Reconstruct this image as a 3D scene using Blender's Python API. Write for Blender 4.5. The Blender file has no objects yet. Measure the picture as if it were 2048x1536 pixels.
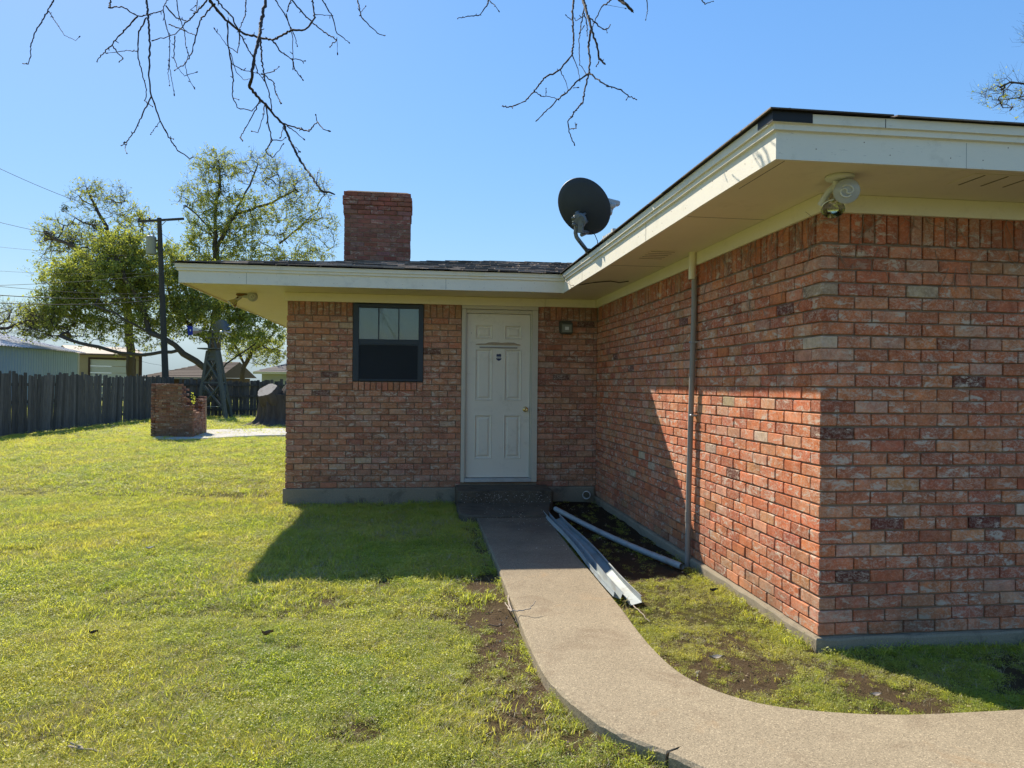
import bpy, math, random
import numpy as np
from mathutils import Vector, Matrix, noise
R = random.Random(7)
NP = np.random.RandomState(11)
rad = math.radians
S = bpy.context.scene
COL = S.collection

# ------------------------------------------------------------------ camera, sky, sun, exposure
FPX, YAW, PITCH, ROLL, CAMZ = 1443.5, 0.1278, 0.00138, 0.01045, 1.53      # focal length in pixels of a 2048 px wide picture
cam = bpy.data.cameras.new('camera'); cam.sensor_width = 36; cam.lens = FPX / 2048 * 36
cam.clip_start = 0.05; cam.clip_end = 3000
co = bpy.data.objects.new('camera', cam); COL.objects.link(co)
co.matrix_world = Matrix.Translation((0, 0, CAMZ)) @ Matrix.Rotation(-YAW, 4, 'Z') @ Matrix.Rotation(rad(90) + PITCH, 4, 'X') @ Matrix.Rotation(ROLL, 4, 'Z')
S.camera = co
SUNV = Vector((-0.523, 1.02, 1.0)).normalized()                           # towards the sun
EL = math.asin(SUNV.z); AZ = math.atan2(SUNV.x, SUNV.y)
w = bpy.data.worlds.new('World'); S.world = w; w.use_nodes = True
wn = w.node_tree; wn.nodes.clear()
sky = wn.nodes.new('ShaderNodeTexSky'); sky.sky_type = 'NISHITA'; sky.sun_disc = False
sky.sun_elevation = EL; sky.sun_rotation = AZ; sky.altitude = 200; sky.air_density = 1.0; sky.dust_density = 0.15; sky.ozone_density = 1.6
SKY_K, SKY_SAT = 0.175, 1.22
bg = wn.nodes.new('ShaderNodeBackground'); bg.inputs['Strength'].default_value = 0.113
wo = wn.nodes.new('ShaderNodeOutputWorld')
# the camera's highlight roll-off, applied evenly to the whole sky: c / (0.5 + luminance * K), then a touch of saturation
lum = wn.nodes.new('ShaderNodeRGBToBW'); wn.links.new(sky.outputs[0], lum.inputs[0])
ma = wn.nodes.new('ShaderNodeMath'); ma.operation = 'MULTIPLY_ADD'; ma.inputs[1].default_value = SKY_K; ma.inputs[2].default_value = 0.5; wn.links.new(lum.outputs[0], ma.inputs[0])
# keep the low horizon pale instead of yellow: red and green never above a share of blue
sp = wn.nodes.new('ShaderNodeSeparateColor'); cb = wn.nodes.new('ShaderNodeCombineColor'); wn.links.new(sky.outputs[0], sp.inputs[0]); wn.links.new(sp.outputs[2], cb.inputs[2])
for ch_, lim_ in ((0, .80), (1, .95)):
    mu = wn.nodes.new('ShaderNodeMath'); mu.operation = 'MULTIPLY'; mu.inputs[1].default_value = lim_; wn.links.new(sp.outputs[2], mu.inputs[0])
    mi_ = wn.nodes.new('ShaderNodeMath'); mi_.operation = 'MINIMUM'; wn.links.new(sp.outputs[ch_], mi_.inputs[0]); wn.links.new(mu.outputs[0], mi_.inputs[1]); wn.links.new(mi_.outputs[0], cb.inputs[ch_])
dv = wn.nodes.new('ShaderNodeVectorMath'); dv.operation = 'DIVIDE'; wn.links.new(cb.outputs[0], dv.inputs[0]); wn.links.new(ma.outputs[0], dv.inputs[1])
hs = wn.nodes.new('ShaderNodeHueSaturation'); hs.inputs['Saturation'].default_value = SKY_SAT; wn.links.new(dv.outputs[0], hs.inputs['Color'])
wn.links.new(hs.outputs[0], bg.inputs[0]); wn.links.new(bg.outputs[0], wo.inputs[0])
sl = bpy.data.lights.new('sun', 'SUN'); sl.energy = 5.0; sl.angle = rad(0.53); sl.color = (1.0, 0.90, 0.75)
so = bpy.data.objects.new('sun', sl); COL.objects.link(so); so.rotation_euler = (-SUNV).to_track_quat('-Z', 'Y').to_euler(); so.location = (-20, 40, 40)
S.view_settings.view_transform = 'Standard'; S.view_settings.look = 'None'; S.view_settings.gamma = 1; S.view_settings.exposure = 0.78
S.view_settings.use_curve_mapping = False
S.cycles.max_bounces = 8; S.cycles.transparent_max_bounces = 16; S.cycles.use_denoising = True

def ray(px, py):
    u, v = px - 1024, py - 768
    c, s = math.cos(ROLL), math.sin(ROLL)
    x, z = (u * c + v * s) / FPX, -(-u * s + v * c) / FPX
    d = math.cos(PITCH) - z * math.sin(PITCH); z = math.sin(PITCH) + z * math.cos(PITCH)
    c, s = math.cos(YAW), math.sin(YAW)
    return Vector((x * c + d * s, -x * s + d * c, z))
def at(px, py, D): return ray(px, py) * D + Vector((0, 0, CAMZ))           # point at depth D
def onZ(px, py, Z=0.0): r = ray(px, py); return r * ((Z - CAMZ) / r.z) + Vector((0, 0, CAMZ))
def depth(p): return p[0] * math.sin(YAW) + p[1] * math.cos(YAW)
def sidex(p): return p[0] * math.cos(YAW) - p[1] * math.sin(YAW)

# ------------------------------------------------------------------ objects
def props(o, label=None, cat=None, group=None, kind=None):
    if label: o['label'] = label
    if cat: o['category'] = cat
    if group: o['group'] = group
    if kind: o['kind'] = kind
    return o
def empty(name, loc=(0, 0, 0), label=None, cat=None, group=None, rz=0):
    o = bpy.data.objects.new(name, None); COL.objects.link(o); o.location = loc; o.rotation_euler.z = rz; o.empty_display_size = .1
    return props(o, label, cat, group)
class MB:
    def __init__(s): s.v = []; s.f = []; s.mi = []; s.col = []; s.sm = []
    def add(s, vs, fs, mi=0, col=(1, 1, 1, 0), smooth=False):
        b = len(s.v); s.v += [tuple(v) for v in vs]
        for f in fs: s.f.append(tuple(b + i for i in f)); s.mi.append(mi); s.col.append(col); s.sm.append(smooth)
    def box(s, a, b, mi=0, M=None, col=(1, 1, 1, 0), bev=0):
        x0, y0, z0 = a; x1, y1, z1 = b
        if bev:
            vs = []; e = bev
            for z in (z0, z1):
                for (x, y) in ((x0, y0), (x1, y0), (x1, y1), (x0, y1)): pass
            L = [(z0, e), (z0 + e, 0), (z1 - e, 0), (z1, e)]
            for z, i in L: vs += [(x0 + i, y0 + i, z), (x1 - i, y0 + i, z), (x1 - i, y1 - i, z), (x0 + i, y1 - i, z)]
            fs = [(3, 2, 1, 0), (12, 13, 14, 15)]
            for k in range(3):
                for q in range(4): fs.append((k * 4 + q, k * 4 + (q + 1) % 4, k * 4 + 4 + (q + 1) % 4, k * 4 + 4 + q))
        else:
            vs = [(x0, y0, z0), (x1, y0, z0), (x1, y1, z0), (x0, y1, z0), (x0, y0, z1), (x1, y0, z1), (x1, y1, z1), (x0, y1, z1)]
            fs = [(3, 2, 1, 0), (4, 5, 6, 7), (0, 1, 5, 4), (1, 2, 6, 5), (2, 3, 7, 6), (3, 0, 4, 7)]
        if M: vs = [M @ Vector(v) for v in vs]
        s.add(vs, fs, mi, col)
    def beam(s, p, q, w, h, mi=0, up=(0, 0, 1), col=(1, 1, 1, 0), bev=0):
        p, q = Vector(p), Vector(q); d = q - p; L = d.length; d.normalize(); up = Vector(up)
        sd = d.cross(up)
        if sd.length < 1e-4: sd = d.cross(Vector((1, 0, 0)))
        sd.normalize(); u2 = sd.cross(d)
        M = Matrix(((sd.x, d.x, u2.x, p.x), (sd.y, d.y, u2.y, p.y), (sd.z, d.z, u2.z, p.z), (0, 0, 0, 1)))
        s.box((-w / 2, 0, -h / 2), (w / 2, L, h / 2), mi, M, col, bev)
    def tube(s, pts, rs, n=8, mi=0, col=(1, 1, 1, 0), cap=True, smooth=True):
        pts = [Vector(p) for p in pts]
        if not hasattr(rs, '__len__'): rs = [rs] * len(pts)
        vs = []; prev = None
        for i, p in enumerate(pts):
            t = (pts[min(i + 1, len(pts) - 1)] - pts[max(i - 1, 0)]); t.normalize()
            if prev is None:
                a = t.cross(Vector((0, 0, 1)))
                if a.length < .1: a = t.cross(Vector((1, 0, 0)))
            else: a = prev - t * prev.dot(t)
            a.normalize(); prev = a; b = t.cross(a)
            for k in range(n):
                an = 2 * math.pi * k / n; vs.append(p + (a * math.cos(an) + b * math.sin(an)) * rs[i])
        fs = []
        for i in range(len(pts) - 1):
            for k in range(n): fs.append((i * n + k, i * n + (k + 1) % n, (i + 1) * n + (k + 1) % n, (i + 1) * n + k))
        s.add(vs, fs, mi, col, smooth)
        if cap:
            m = (len(pts) - 1) * n
            s.add(vs[:n], [tuple(range(n - 1, -1, -1))], mi, col); s.add(vs[m:], [tuple(range(n))], mi, col)
    def lathe(s, prof, n=24, mi=0, M=None, col=(1, 1, 1, 0), smooth=True):      # profile of (radius, z)
        vs = []
        for r, z in prof:
            for k in range(n): a = 2 * math.pi * k / n; vs.append(Vector((r * math.cos(a), r * math.sin(a), z)))
        if M: vs = [M @ v for v in vs]
        fs = []
        for i in range(len(prof) - 1):
            for k in range(n): fs.append((i * n + k, i * n + (k + 1) % n, (i + 1) * n + (k + 1) % n, (i + 1) * n + k))
        s.add(vs, fs, mi, col, smooth)
    def build(s, name, mats, parent=None, **kw):
        me = bpy.data.meshes.new(name); me.from_pydata(s.v, [], s.f)
        if not isinstance(mats, (list, tuple)): mats = [mats]
        for m in mats: me.materials.append(m)
        if len(mats) > 1: me.polygons.foreach_set('material_index', s.mi)
        me.polygons.foreach_set('use_smooth', s.sm)
        if any(c != (1, 1, 1, 0) for c in s.col):
            a = me.attributes.new('tint', 'FLOAT_COLOR', 'FACE'); a.data.foreach_set('color', np.array(s.col, dtype=np.float32).ravel())
        me.update()
        o = bpy.data.objects.new(name, me); COL.objects.link(o)
        if parent is not None:
            o.parent = parent
        return props(o, **kw)
def frame(origin, u, n):          # matrix with local x along u, y along n (outward), z up
    u, n = Vector(u), Vector(n)
    return Matrix(((u.x, n.x, 0, origin[0]), (u.y, n.y, 0, origin[1]), (0, 0, 1, origin[2]), (0, 0, 0, 1)))
def facing(p, d):                 # matrix whose local z looks along d
    q = Vector(d).to_track_quat('Z', 'Y'); return Matrix.Translation(Vector(p)) @ q.to_matrix().to_4x4()
def local(o, parent):             # keep a child in place when its parent sits away from the origin
    o.matrix_parent_inverse = parent.matrix_basis.inverted()
    return o

# ------------------------------------------------------------------ materials
class NT:
    def __init__(s, name):
        s.m = bpy.data.materials.new(name); s.m.use_nodes = True; s.t = s.m.node_tree; s.t.nodes.clear()
        s.out = s.t.nodes.new('ShaderNodeOutputMaterial')
    def n(s, typ, **kw):
        x = s.t.nodes.new('ShaderNode' + typ)
        for k, v in kw.items():
            if k[0] == '_': setattr(x, k[1:], v)
            else:
                inp = x.inputs[int(k[1:])] if k[0] == 'i' and k[1:].isdigit() else x.inputs[k.replace('__', ' ')]
                s.set(inp, v)
        return x
    def set(s, inp, v):
        if isinstance(v, bpy.types.NodeSocket): s.t.links.new(v, inp)
        elif isinstance(v, bpy.types.Node): s.t.links.new(v.outputs[0], inp)
        else:
            if inp.type == 'RGBA' and hasattr(v, '__len__') and len(v) == 3: v = (*v, 1)
            inp.default_value = v
    def pos(s, scale=(1, 1, 1), obj=False):
        p = s.n('TexCoord').outputs['Object'] if obj else s.n('NewGeometry').outputs['Position']
        return s.n('Mapping', Vector=p, Scale=scale).outputs[0]
    def noise(s, scale, detail=4, rough=.6, vec=None, dist=0):
        return s.n('TexNoise', Vector=vec or s.pos(), Scale=scale, Detail=detail, Roughness=rough, Distortion=dist).outputs[0]
    def ramp(s, f, stops, interp='LINEAR'):
        r = s.n('ValToRGB', Fac=f); r.color_ramp.interpolation = interp
        el = r.color_ramp.elements
        while len(el) < len(stops): el.new(.5)
        for e, (p, c) in zip(el, stops):
            e.position = p; e.color = (c, c, c, 1) if not hasattr(c, '__len__') else (*c, 1)[:4]
        return r.outputs[0]
    def mix(s, f, a, b, mode='MIX'):
        x = s.n('Mix', _data_type='RGBA', _blend_type=mode); s.set(x.inputs[0], f); s.set(x.inputs[6], a); s.set(x.inputs[7], b); return x.outputs[2]
    def math(s, op, a, b=0.0, c=None):
        x = s.n('Math', _operation=op); s.set(x.inputs[0], a); s.set(x.inputs[1], b)
        if c is not None: s.set(x.inputs[2], c)
        return x.outputs[0]
    def bump(s, h, strength=.4, dist=.01, normal=None):
        b = s.n('Bump', Strength=strength, Distance=dist, Height=h)
        if normal is not None: s.set(b.inputs['Normal'], normal)
        return b.outputs[0]
    def finish(s, color, rough=.7, normal=None, metallic=0, spec=.3, **kw):
        b = s.n('BsdfPrincipled', Roughness=rough, Metallic=metallic); s.set(b.inputs['Base Color'], color)
        b.inputs['Specular IOR Level'].default_value = spec
        if normal is not None: s.set(b.inputs['Normal'], normal)
        for k, v in kw.items(): s.set(b.inputs[k.replace('_', ' ')], v)
        s.t.links.new(b.outputs[0], s.out.inputs[0]); return s.m
def simple(name, col, rough=.6, var=.15, scale=8, metallic=0, bump=.15, bscale=60, spec=.3, stretch=(1, 1, 1), dirt=None, dirt_amt=.3):
    t = NT(name)
    nz = t.noise(scale, 5, .6, t.pos(stretch))
    c = t.mix(nz, tuple(x * (1 - var) for x in col), tuple(min(1, x * (1 + var)) for x in col))
    if dirt is not None:
        d = t.ramp(t.noise(scale * .6, 6, .7, t.pos(stretch)), [(.5, 0), (.75, dirt_amt)])
        c = t.mix(d, c, dirt)
    nm = t.bump(t.noise(bscale, 4, .6, t.pos(stretch)), bump, .004) if bump else None
    return t.finish(c, rough, nm, metallic, spec)

def mat_brick():
    t = NT('brick')
    a = t.n('Attribute', _attribute_name='tint'); wear = a.outputs['Alpha']
    p = t.pos()
    n1 = t.noise(14, 5, .65, p); n2 = t.noise(75, 4, .7, p); n3 = t.noise(32, 6, .75, t.pos((1, 1, 1.7)), .6)
    c = t.mix(t.ramp(n1, [(.3, 0), (.7, 1)]), t.mix(1.0, a.outputs['Color'], (.70, .68, .66, 1), 'MULTIPLY'), t.mix(1.0, a.outputs['Color'], (1.22, 1.18, 1.15, 1), 'MULTIPLY'))
    c = t.mix(t.ramp(t.noise(5.5, 4, .6, p), [(.45, 0), (.62, .55)]), c, t.mix(1.0, c, (.80, .72, .86, 1), 'MULTIPLY'))      # flashed firing colours
    c = t.mix(t.ramp(n2, [(.35, .35), (.6, 0)]), c, t.mix(1.0, c, (.55, .5, .5, 1), 'MULTIPLY'))
    # lime and mortar smears, as strong as the brick's own wear
    sm = t.math('MULTIPLY', t.ramp(n3, [(.50, 0), (.66, .85)]), wear)
    fine = t.math('MULTIPLY', t.ramp(n2, [(.52, 0), (.62, .55)]), t.math('MULTIPLY', wear, .8))
    s2 = t.math('MULTIPLY', t.ramp(t.noise(10, 6, .78, t.pos((1, 1, 2.2)), .5), [(.54, 0), (.60, .92)]), t.math('MINIMUM', 1.0, t.math('MULTIPLY', wear, 1.7)))
    c = t.mix(t.math('MAXIMUM', s2, t.math('MAXIMUM', sm, fine)), c, (.56, .45, .35, 1))
    # dark olive tone low down and near the frieze, broken up by noise
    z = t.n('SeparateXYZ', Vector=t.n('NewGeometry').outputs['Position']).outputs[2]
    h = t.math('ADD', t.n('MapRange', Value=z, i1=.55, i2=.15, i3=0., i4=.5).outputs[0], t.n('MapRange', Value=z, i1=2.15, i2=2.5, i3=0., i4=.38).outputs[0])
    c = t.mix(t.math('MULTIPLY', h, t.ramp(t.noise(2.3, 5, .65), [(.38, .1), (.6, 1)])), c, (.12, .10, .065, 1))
    hh = t.math('ADD', t.math('MULTIPLY', n2, .6), t.math('MULTIPLY', n3, .8))
    nm = t.bump(hh, .55, .006, t.bump(t.noise(260, 2, .5), .3, .002))
    return t.finish(c, .88, nm, spec=.18)
def mat_mortar():
    t = NT('mortar'); n = t.noise(40, 5, .7)
    c = t.mix(n, (.20, .135, .085, 1), (.36, .26, .175, 1))
    c = t.mix(t.ramp(t.noise(3, 5), [(.45, 0), (.7, .55)]), c, (.12, .085, .06, 1))
    return t.finish(c, .95, t.bump(n, .7, .008), spec=.1)
def mat_concrete(name, a, b, stain=(.12, .11, .10), sc=1.0, agg=.5, stain_amt=.5, shade_grime=False):
    t = NT(name)
    big = t.noise(1.6 * sc, 6, .65); fin = t.noise(140, 3, .7); vor = t.n('TexVoronoi', Vector=t.pos(), Scale=230.0).outputs['Color']
    c = t.mix(big, a, b)
    c = t.mix(agg, c, t.mix(1.0, c, t.ramp(t.n('SeparateColor', Color=vor).outputs[0], [(0, .45), (.4, .9), (.85, 1.05), (1, 1.75)]), 'MULTIPLY'))
    c = t.mix(t.ramp(t.noise(3.1 * sc, 6, .7, dist=.5), [(.52, 0), (.72, stain_amt)]), c, stain)
    if shade_grime:                       # shade and dirt painted dark into the path towards the step, plus rust blots
        y = t.n('SeparateXYZ', Vector=t.n('NewGeometry').outputs['Position']).outputs[1]
        g = t.math('MULTIPLY', t.n('MapRange', Value=y, i1=4.6, i2=7.6, i3=0., i4=1.).outputs[0], t.ramp(t.noise(2.0, 6, .7), [(.3, .55), (.6, 1)]))
        c = t.mix(t.math('MULTIPLY', g, .8), c, (.075, .055, .042))
        c = t.mix(t.ramp(t.noise(2.6, 5, .6, t.pos((1, 1, 1)), .8), [(.62, 0), (.75, .4)]), c, (.36, .22, .10))
    return t.finish(c, .9, t.bump(t.math('ADD', fin, t.noise(420, 2)), .35, .004), spec=.2)
def mat_paint(name, col, dirt=(.25, .22, .16), crack=.5, stretch=(1, 1, 1), rough=.5, dirt_amt=.35):
    t = NT(name); p = t.pos(stretch)
    c = t.mix(t.noise(2.2, 6, .65), tuple(x * .88 for x in col), col)
    cr = t.ramp(t.noise(55, 5, .7, p), [(.30, crack), (.36, 0)])
    c = t.mix(cr, c, tuple(x * .45 for x in col))
    c = t.mix(t.ramp(t.noise(5.5, 7, .75), [(.55, 0), (.8, dirt_amt)]), c, dirt)
    return t.finish(c, rough, t.bump(t.noise(70, 4, .65, p), .22, .003), spec=.35)
def mat_leaf(name, c1, c2, trans=.45, patch=None, patch_scale=.35, c3=None):
    t = NT(name)
    rnd = t.n('ObjectInfo').outputs['Random']; is_ = t.n('NewGeometry').outputs['Random Per Island']
    f = t.math('FRACT', t.math('ADD', rnd, is_))
    c = t.mix(f, c1, c2)
    if c3: c = t.mix(t.ramp(f, [(.90, 0), (.93, 1)]), c, c3)
    if patch: c = t.mix(t.ramp(t.noise(patch_scale, 5, .6), [(.42, 0), (.62, .75)]), c, patch)
    d = t.n('BsdfDiffuse', Color=c, Roughness=.5); tr = t.n('BsdfTranslucent', Color=t.mix(1.0, c, (1.25, 1.3, .75, 1), 'MULTIPLY'))
    m = t.n('MixShader'); t.set(m.inputs[0], trans); t.set(m.inputs[1], d); t.set(m.inputs[2], tr)
    g = t.n('BsdfGlossy', Color=(.6, .6, .6, 1), Roughness=.5); m2 = t.n('MixShader'); t.set(m2.inputs[0], .05); t.set(m2.inputs[1], m); t.set(m2.inputs[2], g)
    t.t.links.new(m2.outputs[0], t.out.inputs[0]); return t.m
def mat_tint(name, rough=.85, sc=30, spec=.2, bump=.5, stretch=(1, 1, 1), dist=.004, var=.35):
    t = NT(name); a = t.n('Attribute', _attribute_name='tint').outputs['Color']; n = t.noise(sc, 5, .7, t.pos(stretch))
    c = t.mix(1.0, a, t.ramp(n, [(.25, 1 - var), (.75, 1 + var)]), 'MULTIPLY')
    return t.finish(c, rough, t.bump(n, bump, dist), spec=spec)
def mat_glass(name, tint=(1, 1, 1), gloss=.14, rough=.02):
    t = NT(name); tr = t.n('BsdfTransparent', Color=(*tint, 1)); g = t.n('BsdfGlossy', Color=(1, 1, 1, 1), Roughness=rough)
    lw = t.n('LayerWeight', Blend=.15).outputs['Fresnel']; f = t.math('MAXIMUM', lw, gloss)
    m = t.n('MixShader'); t.set(m.inputs[0], f); t.set(m.inputs[1], tr); t.set(m.inputs[2], g); t.t.links.new(m.outputs[0], t.out.inputs[0]); return t.m

M = {}
M['brick'] = mat_brick(); M['mortar'] = mat_mortar()
M['walk'] = mat_concrete('walk_concrete', (.24, .195, .13), (.41, .34, .228), (.17, .12, .075), 1.0, .75, .6, shade_grime=True)
M['found'] = mat_concrete('foundation_concrete', (.22, .185, .13), (.33, .28, .20), (.07, .06, .045), 1.3, .3, .7)
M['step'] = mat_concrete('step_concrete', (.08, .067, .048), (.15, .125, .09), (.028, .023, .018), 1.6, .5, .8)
M['slab'] = mat_concrete('patio_concrete', (.42, .40, .37), (.52, .50, .46), (.2, .18, .15), 1, .3)
M['fascia'] = mat_paint('fascia_paint', (.84, .79, .66), (.30, .27, .20), .8, (.35, .35, 2.2))
M['trim'] = mat_paint('frieze_paint', (.82, .76, .57), (.35, .32, .2), .3)
M['soffit'] = mat_paint('soffit_paint', (.82, .74, .57), (.33, .28, .18), .15, dirt_amt=.3)
M['door'] = mat_paint('door_paint', (.78, .72, .59), (.38, .33, .25), .2, (1, 1, .5), .45, .5)
M['jamb'] = mat_paint('jamb_paint', (.60, .55, .44), (.25, .22, .16), .6, (2, 2, .4))
M['darkframe'] = simple('dark_bronze_frame', (.022, .032, .045), .45, .2, 5, bump=.05, spec=.4)
M['screen'] = simple('insect_screen', (.016, .020, .026), .75, .25, 2.5, bump=.1, bscale=600)
M['slat'] = simple('blind_slat', (.38, .38, .34), .5, .12, 6, bump=0)
M['glass'] = mat_glass('window_glass', (.78, .83, .80), .05)
M['room'] = simple('room_dark', (.02, .02, .02), .9, .1, 3, bump=0)
M['shingle'] = mat_tint('asphalt_shingle', .95, 190, .1, .8, (1, 1, 1), .004, .5)
M['brass'] = simple('brass', (.62, .47, .22), .25, .1, 20, 1, 0)
M['white'] = simple('white_plastic', (.62, .62, .58), .5, .1, 9, bump=.05)
M['galv'] = simple('galvanised', (.42, .46, .47), .45, .18, 12, .55, .1, 30, dirt=(.22, .19, .15), dirt_amt=.5)
M['gutter'] = simple('painted_gutter', (.33, .37, .37), .5, .15, 9, .15, .1, 30, dirt=(.20, .17, .13), dirt_amt=.8)
M['conduit'] = simple('grey_conduit', (.27, .245, .215), .6, .15, 9, bump=.08)
M['dish'] = simple('dish_grey', (.035, .042, .05), .55, .15, 6, bump=.05)
M['dishmetal'] = simple('dish_bracket', (.17, .19, .20), .5, .2, 30, .3, .1)
M['lnb'] = simple('lnb_plastic', (.42, .43, .42), .5, .1, 20, bump=0)
M['black'] = simple('black_rubber', (.015, .015, .016), .5, .1, 20, bump=0)
M['rust'] = simple('rusty_metal', (.20, .10, .055), .85, .4, 40, .2, .4)
M['bark'] = simple('bark', (.085, .068, .052), .95, .4, 26, bump=.9, bscale=60, stretch=(1, 1, .25))
M['twig'] = simple('twig_bark', (.055, .042, .035), .9, .35, 60, bump=.4, bscale=160)
M['stump'] = simple('stump_bark', (.085, .068, .055), .95, .55, 9, bump=1.0, bscale=14, stretch=(1, 1, .16))
M['heart'] = simple('cut_wood', (.32, .29, .25), .9, .3, 10, bump=.5, bscale=30, dirt=(.16, .13, .11), dirt_amt=.8)
M['fence'] = mat_tint('weathered_fence_wood', .9, 24, .15, .6, (1, 1, .12), .006, .45)
M['darkwood'] = simple('creosoted_wood', (.05, .048, .045), .9, .4, 14, bump=.5, bscale=40, stretch=(1, 1, .1))
M['millwood'] = simple('old_tower_wood', (.095, .10, .088), .9, .35, 14, bump=.4, bscale=40, stretch=(1, 1, .15))

# ------------------------------------------------------------------ the setting: ground
HX, HY, LX = 2.329, 3.956, -1.656          # near corner of the right wing, left corner of the back wing
IY = 9.338
ZF, ZB, ZC, ZS = 2.559, 0.0825, 0.206, 2.665
def cr(pts, n=8):                          # Catmull-Rom through 2-D points
    P = [Vector(p) for p in pts]; P = [P[0] * 2 - P[1]] + P + [P[-1] * 2 - P[-2]]; out = []
    for i in range(1, len(P) - 2):
        for k in range(n):
            t = k / n; a, b, c, d = P[i - 1], P[i], P[i + 1], P[i + 2]
            out.append(.5 * ((2 * b) + (c - a) * t + (2 * a - 5 * b + 4 * c - d) * t * t + (3 * b - a - 3 * c + d) * t ** 3))
    out.append(P[-2]); return out
WL = cr([(.655, 8.4), (.655, 7.2), (.655, 6.2), (.652, 5.3), (.652, 4.6), (.645, 4.06), (.66, 3.6), (.735, 3.25), (.85, 2.98), (1.0, 2.8), (1.17, 2.6), (1.5, 2.38), (2.0, 2.22), (2.8, 2.14), (4.5, 2.12), (8, 2.12)], 8)
WR = cr([(1.45, 8.4), (1.39, 7.2), (1.355, 6.2), (1.345, 5.3), (1.33, 4.65), (1.31, 4.25), (1.305, 3.9), (1.335, 3.56), (1.43, 3.33), (1.59, 3.16), (1.83, 3.055), (2.15, 2.99), (2.55, 2.98), (3.2, 2.98), (4.8, 2.98), (8, 2.98)], 8)
walk_poly = [(p.x, p.y) for p in WL] + [(p.x, p.y) for p in reversed(WR)]
WPX = np.array([p[0] for p in walk_poly]); WPY = np.array([p[1] for p in walk_poly])
def in_poly(x, y, px, py):
    ins = np.zeros(x.shape, bool); j = len(px) - 1
    for i in range(len(px)):
        c = ((py[i] > y) != (py[j] > y)) & (x < (px[j] - px[i]) * (y - py[i]) / (py[j] - py[i] + 1e-12) + px[i]); ins ^= c; j = i
    return ins
def dist_poly(x, y, P):
    d = np.full(x.shape, 99.)
    for a, b in zip(P[:-1], P[1:]):
        ax, ay, bx, by = a.x, a.y, b.x, b.y; L = (bx - ax) ** 2 + (by - ay) ** 2 + 1e-9
        t = np.clip(((x - ax) * (bx - ax) + (y - ay) * (by - ay)) / L, 0, 1)
        d = np.minimum(d, np.hypot(x - ax - t * (bx - ax), y - ay - t * (by - ay)))
    return d
_g = NP.rand(64, 64)
def vn(x, y, s=1.0, seed=0):               # smooth value noise on arrays
    x = np.asarray(x) * s + seed * 7.3 + 100; y = np.asarray(y) * s + seed * 3.1 + 100
    xi, yi = np.floor(x).astype(int), np.floor(y).astype(int); fx, fy = x - xi, y - yi; fx = fx * fx * (3 - 2 * fx); fy = fy * fy * (3 - 2 * fy)
    g = lambda a, b: _g[a % 64, b % 64]
    return (g(xi, yi) * (1 - fx) + g(xi + 1, yi) * fx) * (1 - fy) + (g(xi, yi + 1) * (1 - fx) + g(xi + 1, yi + 1) * fx) * fy
def fbm(x, y, s=1.0, seed=0): return (vn(x, y, s, seed) + .5 * vn(x, y, s * 2.1, seed + 1) + .25 * vn(x, y, s * 4.3, seed + 2)) / 1.75

def gz(x, y):
    x = np.asarray(x, float); y = np.asarray(y, float)
    fade = np.clip(1.5 - np.hypot(x, y) / 24, 0, 1)
    return ((fbm(x, y, 1.6, 3) - .5) * .05 + (vn(x, y, 7, 9) - .5) * .014 - .004) * fade
def lines(a, b, st, far, g=1.35):
    L = list(np.arange(a, b + 1e-6, st)); d = st
    while L[-1] < far: d *= g; L.append(L[-1] + d)
    d = st
    while L[0] > -far: d *= g; L.insert(0, L[0] - d)
    return np.array(L)
gx, gy = lines(-7, 5, .06, 700), lines(1, 12, .06, 700)
GX, GY = np.meshgrid(gx, gy); nx, ny = len(gx), len(gy)
gv = np.stack([GX.ravel(), GY.ravel(), gz(GX, GY).ravel()], 1)
ii = (np.arange(ny - 1)[:, None] * nx + np.arange(nx - 1)[None, :]).ravel()
gf = np.stack([ii, ii + 1, ii + nx + 1, ii + nx], 1)
me = bpy.data.meshes.new('ground'); me.from_pydata(gv.tolist(), [], gf.tolist())
me.polygons.foreach_set('use_smooth', [True] * len(me.polygons))
def mask_soil(x, y):                       # 1 = bare earth
    x = np.asarray(x, float); y = np.asarray(y, float)
    dl = dist_poly(x, y, WL[:100]); right = (x > .9) & (x > np.interp(-y, [-9, -2.9], [1.35, 1.3]))
    s = np.clip(1.35 - dl / (.16 + .55 * vn(x, y, 1.3, 5) * (y < 5.8)), 0, 1) * (.45 + .8 * vn(x, y, 3, 6))
    fb = fbm(x, y, 2.1, 12)
    s = np.maximum(s, np.clip((fb - .64) * 5, 0, .6) * (y < 7) * (x > -4))
    rs = np.clip((fbm(x, y, 2.4, 21) - .40) * 3.0 + (fbm(x, y, 9, 25) - .5) * 1.2, 0, 1) * .86
    rs = np.where(y > 5.35 + .4 * vn(x, y, 2, 4), np.maximum(rs, .93), rs)
    s = np.where(right, rs, s)
    s = np.maximum(s, ((x > LX) & (x < .6) & (y > IY - .22)) * .8)
    return s
soilv = mask_soil(gv[:, 0], gv[:, 1])
at_ = me.attributes.new('soil', 'FLOAT', 'POINT'); at_.data.foreach_set('value', soilv.astype(np.float32))
t = NT('lawn_soil')
sa = t.n('Attribute', _attribute_name='soil').outputs['Fac']
n1 = t.noise(9, 6, .7); n2 = t.noise(60, 4, .7)
soil = t.mix(n1, (.075, .047, .026, 1), (.20, .135, .08, 1)); soil = t.mix(t.ramp(n2, [(.55, 0), (.75, .5)]), soil, (.24, .18, .12, 1))
turf = t.mix(t.noise(1.3, 5, .6), (.085, .085, .025, 1), (.14, .125, .04, 1)); turf = t.mix(t.ramp(n2, [(.4, 0), (.7, .6)]), turf, (.09, .075, .035, 1))
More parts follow.
